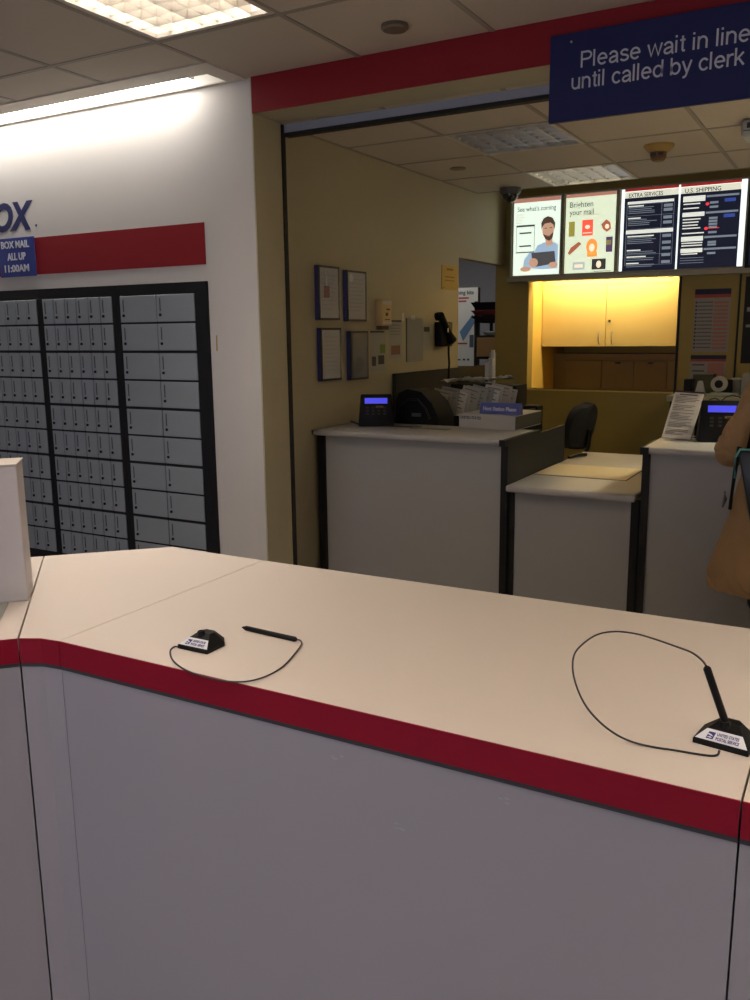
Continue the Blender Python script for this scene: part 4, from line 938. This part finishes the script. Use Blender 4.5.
on_desk('desk_box', 'dark olive box in the middle of the rear desk clutter', 'box', 693, 374, 714, 6.80, mat('olive_dark', (.06, .06, .035), .8))
on_desk('desk_box', 'pale grey carton at the right end of the rear desk', 'box', 729, 379, 741, 6.68, mat('carton_grey', (.26, .24, .19), .7), dep=.2)
on_desk('desk_box', 'wide pale box at the far right of the rear desk', 'box', 742, 374, 775, 6.60, mat('carton_grey2', (.30, .28, .23), .7), dep=.25)
on_desk('desk_box', 'low white-green box in front of the clutter on the rear desk', 'box', 709, 393, 738, 6.47, mat('box_green', (.30, .33, .26), .7), dep=.08)
p = at(699, 388, y=6.56)
tag(MB().hull8([(p.x - .03, 6.55, zd + .001), (p.x + .045, 6.55, zd + .001), (p.x + .045, 6.60, zd + .001), (p.x - .03, 6.60, zd + .001)], [(p.x - .01, 6.56, p.z + .05), (p.x + .02, 6.56, p.z + .05), (p.x + .02, 6.59, p.z + .05), (p.x - .01, 6.59, p.z + .05)], .004).build('glue_bottle', PAPER2, None, True), 'small pale bottle on the rear desk next to the black box', 'bottle')
t = thing('tape_dispenser', 'cream tape dispenser with a dark body on the rear desk', 'tape dispenser', (at(718, 385, y=6.56).x, 6.56, zd))
p = at(719, 384, y=6.56)
part(MB().cyl((p.x - .0, 6.55, p.z + .0), (p.x - .0, 6.60, p.z + .0), .055, n=24), 'tape_roll', mat('tape_cream', (.42, .38, .28), .6), t, True)
part(MB().cyl((p.x, 6.545, p.z), (p.x, 6.605, p.z), .028, n=20), 'hub', BLACK, t, True)
part(MB().box((p.x - .02, 6.60, zd + .0005), (p.x + .08, 6.66, p.z + .03), .01).box((p.x - .03, 6.545, zd + .0005), (p.x + .06, 6.60, zd + .015)), 'body', BLACK, t, True)

# ------------------------------------------------------------------ lobby counter in front
ZC = .94
FRZ = H - .727
def seg_counter(name, label, poly_top, front, z=ZC, cat='counter'):
    """front: list of (x, y) points of the front line, left to right as seen by the viewer"""
    return None
nrm45 = Vector((-.7071, .7071, 0)); dir45 = Vector((-.7071, -.7071, 0))
S0 = Vector((-1.596, 1.204, 0)); E0 = Vector((-2.143, 1.734, 0))
def counter_unit(label, top, front, gap_sides):
    cx = sum(p[0] for p in top) / len(top); cy = sum(p[1] for p in top) / len(top)
    t = thing('counter_unit', label, 'counter', (cx, cy, 0), 'white lobby counter units')
    part(MB().prism(top, ZC - .035, ZC, .0012), 'countertop', BEIGE, t)
    # body inset from the top outline on the back, flush at the front
    part(MB().prism(top, 0.0, ZC - .0355), 'body', PANEL, t)
    # red band and thin dark strip below it along the front
    fb = MB(); rv = MB()
    for (a, b) in zip(front, front[1:]):
        a = Vector((*a, 0)); b = Vector((*b, 0)); d = (b - a).normalized(); n_ = Vector((d.y, -d.x, 0))
        if n_.y > 0: n_ = -n_
        lo, hi = H - .718, ZC - .0005
        q = [a, b, b + n_ * .003, a + n_ * .003]
        fb.hull8([v + Vector((0, 0, lo)) for v in q], [v + Vector((0, 0, hi)) for v in q])
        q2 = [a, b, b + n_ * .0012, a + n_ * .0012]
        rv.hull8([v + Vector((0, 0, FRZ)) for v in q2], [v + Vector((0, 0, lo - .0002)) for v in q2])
    part(fb, 'red_band', REDL, t); part(rv, 'dark_strip', INK, t)
    return t
g_ = .0016
main_top = [(-1.5 + g_, 1.235), (-.10 - g_, 1.235), (-.10 - g_, 2.02), (-1.51 + g_, 2.0)]
u1 = counter_unit('long middle unit of the white lobby counter with both counter pens', main_top, [(-1.5 + g_, 1.235), (-.10 - g_, 1.235)], 0)
corner_top = [(-1.5 - g_ * 0, 1.235), (-1.55, 1.2285), (S0.x + .0016, S0.y + .0016), (E0.x + .0012, E0.y + .0012), (-1.87, 2.003), (-1.51, 2.0)]
u2 = counter_unit('angled corner unit of the white lobby counter, left of the pens', corner_top, [(S0.x + .0016, S0.y + .0016), (-1.55, 1.2285), (-1.5, 1.235)], 0)
ls = S0 + dir45 * .0016; le = E0 + dir45 * .0012; lf = S0 + dir45 * .9; lb = E0 + dir45 * .9
u3 = counter_unit('left end unit of the white lobby counter, carrying the upright white block', [(ls.x, ls.y), (le.x, le.y), (lb.x, lb.y), (lf.x, lf.y)], [(lf.x, lf.y), (ls.x, ls.y)], 0)
u4 = counter_unit('right end unit of the white lobby counter at the picture edge', [(-.10 + g_, 1.235), (1.35, 1.235), (1.35, 2.02), (-.10 + g_, 2.02)], [(-.10 + g_, 1.235), (1.35, 1.235)], 0)
# gray inset in the left unit top
i0 = at(9, 602.5, z=ZC); i1 = at(0, 622, z=ZC)
ii = (i1 - i0); i1 = i0 + ii * 1.1
part(MB().prism([(i0.x, i0.y), (i1.x, i1.y), (i1.x - .3, i1.y - .3), (i0.x - .3, i0.y - .3)], ZC + .0002, ZC + .0014), 'grey_inset', mat('inset_grey', srgb(150, 152, 140), .4), u3)
# upright block
c0 = at(28.5, 600.7, z=ZC); b0 = c0 + Vector((-.7071, .7071, 0)) * .12
blk = [c0, b0, b0 + dir45 * .40, c0 + dir45 * .40]
zt_ = H - .312
# top outline leans in a little at the near edge, as a chamfered cap
t = thing('counter_riser', 'upright white block standing on the left end of the lobby counter', 'riser block', (blk[0].x, blk[0].y, ZC))
part(MB().prism([(p.x, p.y) for p in reversed(blk)], ZC + .0005, zt_, .003), 'body', mat('riser_white', (.50, .47, .47), .5), t)
part(MB().prism([(p.x, p.y) for p in reversed([blk[0] + Vector((.002, -.001, 0)), blk[1] + Vector((.001, .002, 0)), blk[2] + Vector((-.002, .001, 0)), blk[3] + Vector((-.001, -.002, 0))])], zt_ + .0002, zt_ + .004, .001), 'cap', BEIGE, t)

# dark marks on the front panel
rnd = random.Random(4)
for i, (a, b) in enumerate(((337, 757), (400, 827), (52, 863), (503, 800))):
    p = at(a, b, y=1.2345)
    if i == 2: continue
    m_ = MB(); 
    for k in range(4): 
        o = Vector((rnd.uniform(-.012, .012), 0, rnd.uniform(-.006, .006))); m_.box(p + o - Vector((.003, .0004, .0007)), p + o + Vector((.003, .0004, .0007)))
    part(m_, 'scuff_mark', mat('scuff_light', (.38, .37, .40), .6), u1)

# ------------------------------------------------------------------ counter pens
def pen_base(label, c, ang, w=.074, d=.070, hole=False):
    t = thing('pen_holder_base', label, 'pen holder', (c[0], c[1], ZC), 'counter pen bases'); t.rotation_euler = (0, 0, ang)
    a, b = w / 2, d / 2; l = .0085; hh = .029
    foot = [(-a, -b), (a, -b), (a, b * .45), (a * .55, b), (-a * .55, b), (-a, b * .45)]
    top = [(-a * .40, -b * .02), (a * .40, -b * .02), (a * .44, b * .30), (a * .26, b * .56), (-a * .26, b * .56), (-a * .44, b * .30)]
    MB_ = MB().hull8([(x, y, .0003) for x, y in foot], [(x, y, l) for x, y in foot])
    MB_.hull8([(x, y, l) for x, y in foot], [(x, y, hh) for x, y in top])
    MB_.build('base', BLACK, t)
    # socket
    MB().ball((-.004, -.003, .0225), (.0105, .0105, .0095), 18).cyl((-.004, -.004, .026), (-.0055, -.004, .0335), .0085, .0078).build('socket', BLACK, t, True)
    if hole: MB().cyl((-.0055, -.004, .0334), (-.00555, -.004, .0339), .0058).build('socket_hole', mat('hole_black', (.001, .001, .001), .9, spec=0), t)
    # sloping label on the front
    A = Vector((-a, -b, l)); B = Vector((a, -b, l)); C_ = Vector((a * .40, -b * .02, hh)); D = Vector((-a * .40, -b * .02, hh))
    n = (B - A).cross(D - A).normalized()
    lo = .06; hi = .58
    q = [A.lerp(D, lo) + Vector((.001, 0, 0)), B.lerp(C_, lo) - Vector((.001, 0, 0)), B.lerp(C_, hi) - Vector((.0005, 0, 0)), A.lerp(D, hi) + Vector((.0005, 0, 0))]
    q = [v + n * .0008 for v in q]
    lb = MB().poly(q, .0007, n).build('label', mat('label_white', (.72, .72, .74), .5), t); lb['label'] = 'white label plate'
    up = (q[3] + q[2] - q[0] - q[1]).normalized(); rx = Vector((1, 0, 0)); mid = (q[0] + q[1]) / 2 + n * .0003; H2 = ((q[3] + q[2]) / 2 - (q[0] + q[1]) / 2).length
    rt = Matrix((rx, up, n)).transposed().to_4x4()
    tx = text_mesh('UNITED STATES', .0085, pos=mid + rx * -.0095 + up * (H2 * .52), width=.034, bold=.0002, depth=.0002, rot=rt)
    tmp = text_mesh('POSTAL SERVICE', .0085, pos=mid + rx * -.0095 + up * (H2 * .14), width=.036, bold=.0002, depth=.0002, rot=rt).build('x', WHITE); tx.bm.from_mesh(tmp.data); bpy.data.objects.remove(tmp)
    tx.build('lettering', mat('label_navy', (.02, .03, .16), .5), lb)
    e = MB(); ex = mid + rx * -.0245
    V = lambda u, v: ex + rx * (u * .0125) + up * (H2 * (.14 + v * .62))
    e.poly([V(0, 0), V(.85, 0), V(1, 1), V(.15, 1)], .0003, n)
    e.build('eagle_emblem', mat('label_navy', (0, 0, 0)), lb)
    w2 = MB(); w2.poly([v + n * .0003 for v in (V(.15, .72), V(.55, .62), V(.8, .42), V(.62, .40), V(.3, .50), V(.12, .55))], .0003, n)
    w2.poly([v + n * .0003 for v in (V(.05, .22), V(.5, .30), V(.75, .16), V(.45, .12))], .0003, n)
    w2.build('emblem_wing', mat('label_white', (0, 0, 0)), lb)
    return t
def smooth_path(pts, n=8):
    out = []
    for i in range(len(pts) - 1):
        p0 = pts[max(i - 1, 0)]; p1 = pts[i]; p2 = pts[i + 1]; p3 = pts[min(i + 2, len(pts) - 1)]
        for k in range(n):
            s = k / n
            out.append(.5 * ((2 * p1) + (p2 - p0) * s + (2 * p0 - 5 * p1 + 4 * p2 - p3) * s * s + (3 * p1 - p0 - 3 * p2 + p3) * s ** 3))
    out.append(pts[-1]); return out
def pen(label, a, b, cordpts, r=.0046):
    a = Vector(a); b = Vector(b); t = thing('counter_pen', label, 'pen', tuple(a), 'tethered counter pens')
    blunt = r > .006
    d = (b - a).normalized(); L = (b - a).length
    part(MB().tube([a + d * (.001 if blunt else .010), a + d * (.004 if blunt else .013), a + d * L * .5, b - d * .003, b], r, 14, [r * (.95 if blunt else .8), r, r, r, r * .7]), 'barrel', BLACK, t, True)
    if not blunt: part(MB().tube([a, a + d * .004, a + d * .0101], r, 12, [.0012, r * .5, r * .8]), 'tip', BLACK, t, True)
    part(MB().tube(smooth_path(cordpts), .0018, 8), 'cord', mat('cord_black', (.02, .017, .016), .5), t, True)
    return t
# left pen lies on the counter
bl0 = at(178.3, 648.5, z=ZC); bl1 = at(206.7, 654.6, z=ZC); ang = math.atan2(bl1.y - bl0.y, bl1.x - bl0.x); wb = (bl1 - bl0).length
fwd = Vector((-math.sin(ang), math.cos(ang), 0))
pen_base('empty pen holder base with a white postal label on the left of the counter', (bl0 + bl1) / 2 + fwd * .040, ang, wb * 1.04, .080, True)
Z6 = lambda u, v, h: at(150 + u / 4.41, 600 + v / 4.41, z=ZC + h)
cl = [Z6(128, 207, .005), Z6(108, 206, .003), Z6(90, 222, .002), Z6(93, 252, .002), Z6(118, 283, .002), Z6(165, 312, .002), Z6(230, 336, .002), Z6(310, 354, .003), Z6(390, 361, .004), Z6(460, 353, .004), Z6(530, 328, .004), Z6(590, 290, .004), Z6(640, 235, .004), Z6(668, 195, .005), Z6(662, 178, .006), Z6(648, 175, .005)]
pen('black pen lying loose on the counter right of the empty base, cord curling', Z6(406, 120, .005), Z6(645, 174, .005), cl, .0058)
br0 = at(693, 742.5, z=ZC); br1 = at(747.5, 757.5, z=ZC); ang = math.atan2(br1.y - br0.y, br1.x - br0.x); wb = (br1 - br0).length
fwd = Vector((-math.sin(ang), math.cos(ang), 0)); cc = (br0 + br1) / 2 + fwd * .041
pen_base('pen holder base with a white postal label holding the upright pen', cc, ang, wb * 1.02, .082)
sock = cc - fwd * .004 - Vector((math.cos(ang), math.sin(ang), 0)) * .005 + Vector((0, 0, .0345))
topz = .128
ptop = at(706.5, 667, z=ZC + topz)
Z7 = lambda u, v, h: at(560 + u / 3.947, 610 + v / 3.947, z=ZC + h)
cr_ = [ptop + (sock - ptop).normalized() * .002 * -1, Z7(560, 198, .128), Z7(520, 168, .122), Z7(460, 145, .112), Z7(380, 117, .098), Z7(300, 94, .082), Z7(220, 85, .068), Z7(150, 96, .056), Z7(95, 130, .047), Z7(58, 172, .04), Z7(50, 230, .034), Z7(65, 300, .029), Z7(100, 375, .024), Z7(155, 440, .018), Z7(220, 490, .011), Z7(290, 522, .005), Z7(370, 541, .002), Z7(450, 553, .002), Z7(540, 568, .002), Z7(595, 575, .002), Z7(622, 571, .003), Z7(628, 556, .005)]
pen('black pen standing tilted in its base at the right, with a large cord loop', sock, ptop, cr_, .0062)

# ------------------------------------------------------------------ person in the tan coat
COAT = mat('tan_coat', srgb(158, 124, 84), .8, bump=.6, bscale=16, var=.14, vscale=9)
SKIN = mat('skin', (.52, .32, .23), .55)
px_, py_ = -.165, 3.82
def skin_figure():
    V = []; E = []; R = []
    def v(p, r, par=None):
        V.append(Vector(p)); R.append(r if isinstance(r, tuple) else (r, r))
        if par is not None: E.append((par, len(V) - 1))
        return len(V) - 1
    pel = v((px_, py_, .93), (.15, .10))
    sp1 = v((px_, py_, 1.08), (.13, .095), pel); sp2 = v((px_, py_, 1.26), (.15, .10), sp1); sp3 = v((px_, py_ + .0, 1.40), (.12, .08), sp2)
    nk = v((px_, py_ + .01, 1.47), (.052, .052), sp3); nk2 = v((px_, py_ + .03, 1.53), (.05, .05), nk)
    h1 = v((px_, py_ + .045, 1.58), (.062, .075), nk2); h2 = v((px_, py_ + .04, 1.64), (.074, .088), h1); h3 = v((px_, py_ + .03, 1.69), (.07, .085), h2); h4 = v((px_, py_ + .025, 1.725), (.04, .045), h3)
    for s in (-1, 1):
        hip = v((px_ + s * .09, py_, .86), (.085, .085), pel); kn = v((px_ + s * .10, py_ + .01, .48), (.055, .058), hip)
        cf = v((px_ + s * .10, py_ - .01, .34), (.05, .055), kn); an = v((px_ + s * .105, py_ - .02, .09), (.036, .036), cf); toe = v((px_ + s * .12, py_ + .13, .035), (.035, .025), an)
        sh = v((px_ + s * .17, py_, 1.40), (.055, .055), sp3); el = v((px_ + s * .285, py_ - .02, 1.11), (.042, .042), sh)
        wr = v((px_ + s * .17, py_ + .23, 1.125), (.026, .03), el); pm = v((px_ + s * .155, py_ + .285, 1.115), (.036, .016), wr); pm2 = v((px_ + s * .15, py_ + .325, 1.108), (.038, .013), pm)
        for k in range(4):
            o = (k - 1.5) * .019; L = (.055, .068, .072, .062)[k if s < 0 else k]
            f1 = v((px_ + s * .15 + o, py_ + .345, 1.108), .0085, pm2); f2 = v((px_ + s * .15 + o * 1.1, py_ + .345 + L * .55, 1.105), .008, f1); v((px_ + s * .15 + o * 1.1, py_ + .345 + L, 1.088), .0065, f2)
        th = v((px_ + s * .155 - s * .035, py_ + .275, 1.11), .011, pm); th2 = v((px_ + s * .155 - s * .055, py_ + .305, 1.10), .0095, th); v((px_ + s * .155 - s * .058, py_ + .335, 1.09), .008, th2)
    me = bpy.data.meshes.new('person'); me.from_pydata(V, E, []); me.update()
    o = bpy.data.objects.new('tmp_person', me); COL.objects.link(o)
    md = o.modifiers.new('s', 'SKIN'); 
    if not me.skin_vertices: 
        bpy.context.view_layer.objects.active = o
    for i, sv in enumerate(me.skin_vertices[0].data):
        sv.radius = R[i]; sv.use_root = (i == 0)
    md.branch_smoothing = .3; md.use_smooth_shade = True
    s2 = o.modifiers.new('b', 'SUBSURF'); s2.levels = 2; s2.render_levels = 2
    dg = bpy.context.evaluated_depsgraph_get(); m2 = bpy.data.meshes.new_from_object(o.evaluated_get(dg)); bpy.data.objects.remove(o)
    m2.name = 'person'; m2.materials.clear(); m2.materials.append(SKIN)
    return m2
m2 = skin_figure()
for vtx in m2.vertices: vtx.co -= Vector((px_, py_, 0))
person = bpy.data.objects.new('person', m2); COL.objects.link(person); person.location = (px_, py_, 0)
tag(person, 'person in a long tan coat standing at the right counter, seen from behind', 'person')
nf = MB().ball((px_, py_ + .128, 1.615), (.012, .018, .02), 12).ball((px_ - .03, py_ + .113, 1.64), (.011, .008, .009), 10).ball((px_ + .03, py_ + .113, 1.64), (.011, .008, .009), 10)
part(nf, 'nose_and_eyes', SKIN, person, True)
part(MB().ball((px_, py_ + .115, 1.578), (.022, .008, .006), 12), 'mouth', mat('lip', (.35, .12, .1), .5), person, True)
for s in (-1, 1): part(MB().ball((px_ + s * .078, py_ + .03, 1.63), (.01, .02, .032), 12), 'ear', SKIN, person, True)
hair = MB().ball((px_, py_ + .01, 1.675), (.088, .105, .085), 24).ball((px_, py_ - .045, 1.60), (.078, .06, .09), 20)
part(hair, 'hair', mat('brown_hair', (.05, .03, .02), .6, bump=.6, bscale=80), person, True)
# coat body
cb = MB(); rings = []
prof = [(1.475, .085, .075), (1.455, .12, .09), (1.42, .165, .115), (1.34, .19, .135), (1.22, .205, .145), (1.10, .22, .15), (1.0, .245, .155), (.90, .27, .165), (.78, .292, .175), (.68, .318, .185), (.61, .332, .19), (.59, .338, .194), (.575, .332, .192), (.562, .338, .195), (.535, .338, .193), (.525, .330, .19)]
n = 48
for i, (z, rx, ry) in enumerate(prof):
    row = []
    for k in range(n):
        a = k * 2 * PI / n; f_ = 1 + (.012 + .03 * max(0, (1.0 - z)) / .55) * math.sin(6 * a + 1.3 * math.sin(3 * z * 4)) * (1 if z < 1.35 else 0) + .045 * noise.noise(Vector((math.cos(a) * 2.5, math.sin(a) * 2.5, z * 7)))
        row.append(cb.bm.verts.new((px_ + rx * f_ * math.cos(a), py_ + ry * f_ * math.sin(a), z)))
    rings.append(row)
for r1, r2 in zip(rings, rings[1:]):
    for k in range(n): cb.bm.faces.new((r1[k], r1[(k + 1) % n], r2[(k + 1) % n], r2[k]))
coat = part(cb, 'coat', COAT, person, True)
def fold(o, amp, sc, off=0.0):
    sub = o.modifiers.new('sub', 'SUBSURF'); sub.levels = 2; sub.render_levels = 2
    dg = bpy.context.evaluated_depsgraph_get(); me = bpy.data.meshes.new_from_object(o.evaluated_get(dg)); o.modifiers.clear(); o.data = me
    nv = [v.normal.copy() for v in me.vertices]
    for v, n_ in zip(me.vertices, nv):
        p = v.co
        q = noise.noise(Vector((p.x * 5 * sc + off, p.y * 5 * sc, p.z * 2.0 * sc + off)))
        r_ = abs(noise.noise(Vector((p.x * 9 * sc + 4 + off, p.y * 9 * sc, p.z * 13 * sc + p.x * 14))))
        v.co = p + n_ * amp * (q * .9 - (1 - min(1, r_ * 5)) * .55)
    for p in me.polygons: p.use_smooth = True
fold(coat, .013, 1.0)
for s in (-1, 1):
    pts = smooth_path([Vector((px_ + s * .12, py_, 1.42)), Vector((px_ + s * .18, py_ - .005, 1.36)), Vector((px_ + s * .235, py_ - .02, 1.24)), Vector((px_ + s * .283, py_ - .03, 1.13)), Vector((px_ + s * .285, py_ + .02, 1.09)), Vector((px_ + s * .235, py_ + .12, 1.11)), Vector((px_ + s * .18, py_ + .20, 1.125))], 6)
    rd = []
    for i in range(len(pts)):
        q_ = i / (len(pts) - 1); base = .064 - .012 * q_ + .008 * math.exp(-((q_ - .55) / .12) ** 2)
        rd.append(base + .005 * noise.noise(Vector((i * .45, s, 3))))
    fold(part(MB().tube(pts, .06, 20, rd), 'sleeve', COAT, person, True), .009, 1.6, 2.0 + s)
part(MB().lathe([(.095, 0), (.088, .03), (.075, .05), (.062, .045), (.06, 0)], (px_, py_ + .005, 1.455), sx=1, sy=.9), 'collar', COAT, person, True)
TR = mat('black_trousers', (.010, .010, .012), .8)
for s in (-1, 1):
    part(MB().tube([(px_ + s * .09, py_, .88), (px_ + s * .10, py_, .66), (px_ + s * .105, py_ + .01, .46), (px_ + s * .108, py_ - .01, .28), (px_ + s * .11, py_ - .015, .07)], .08, 18, [.098, .088, .078, .072, .07]), 'trouser_leg', TR, person, True)
    part(MB().hull8([(px_ + s * .11 - .045, py_ - .07, .001), (px_ + s * .11 + .045, py_ - .07, .001), (px_ + s * .12 + .05, py_ + .17, .001), (px_ + s * .12 - .05, py_ + .17, .001)], [(px_ + s * .11 - .04, py_ - .06, .09), (px_ + s * .11 + .04, py_ - .06, .09), (px_ + s * .12 + .035, py_ + .15, .045), (px_ + s * .12 - .035, py_ + .15, .045)], .012), 'shoe', BLACK, person, True)
# shoulder bag worn behind the hip
t = thing('shoulder_bag', 'black shoulder bag with a teal edge hanging behind the person', 'bag', (-.30, 3.58, .9))
yb_ = 3.585
bp = [at(738, 449, y=yb_), at(750, 447, y=yb_)]
x0b, ztb = bp[0].x, bp[0].z
bag = MB().hull8([(x0b + .07, yb_ - .05, ztb - .30), (x0b + .27, yb_ - .05, ztb - .30), (x0b + .27, yb_ + .04, ztb - .30), (x0b + .07, yb_ + .04, ztb - .30)], [(x0b, yb_ - .03, ztb), (x0b + .30, yb_ - .03, ztb), (x0b + .30, yb_ + .03, ztb), (x0b, yb_ + .03, ztb)], .012)
part(bag, 'body', mat('black_leather', (.012, .012, .013), .35), t, True)
part(MB().tube([(x0b - .001, yb_ - .034, ztb - .11), (x0b - .004, yb_ - .036, ztb - .03), (x0b + .012, yb_ - .038, ztb + .004), (x0b + .06, yb_ - .038, ztb + .004)], .005), 'teal_piping', mat('teal', (.10, .32, .30), .5), t, True)
part(MB().tube([(x0b - -0.006, yb_ - .01, ztb + .01), (x0b - 0.002, yb_ - .02, ztb - .08), (x0b - 0.008, yb_ - .02, ztb - .16), (x0b - 0.012, yb_ - .02, ztb - .235)], .01, 8, [(.012, .005), (.013, .005), (.014, .006), (.018, .007)]), 'hanging_strap', BLACK, t, True)
part(MB().tube([(x0b - 0.038, yb_ - .0, ztb - .17), (x0b - 0.034, yb_ - .0, ztb - .20), (x0b - 0.042, yb_ - .0, ztb - .235)], .006, 8, [.004, .008, .004]), 'strap_buckle', mat('buckle', (.2, .19, .18), .3, metal=.8), t, True)
part(MB().tube([(x0b + .04, yb_, ztb - .01), (x0b + .06, yb_ - .02, ztb + .22), (px_ + .08, py_ - .10, 1.48), (px_ + .12, py_ + .02, 1.50), (px_ + .14, py_ + .12, 1.38), (px_ + .12, py_ + .16, 1.15)], .01, 8, [(.016, .004)] * 6), 'strap', BLACK, t, True)

for o in list(COL.objects):
    if o.type == 'MESH' and not o.data.materials: o.data.materials.append(BLACK)
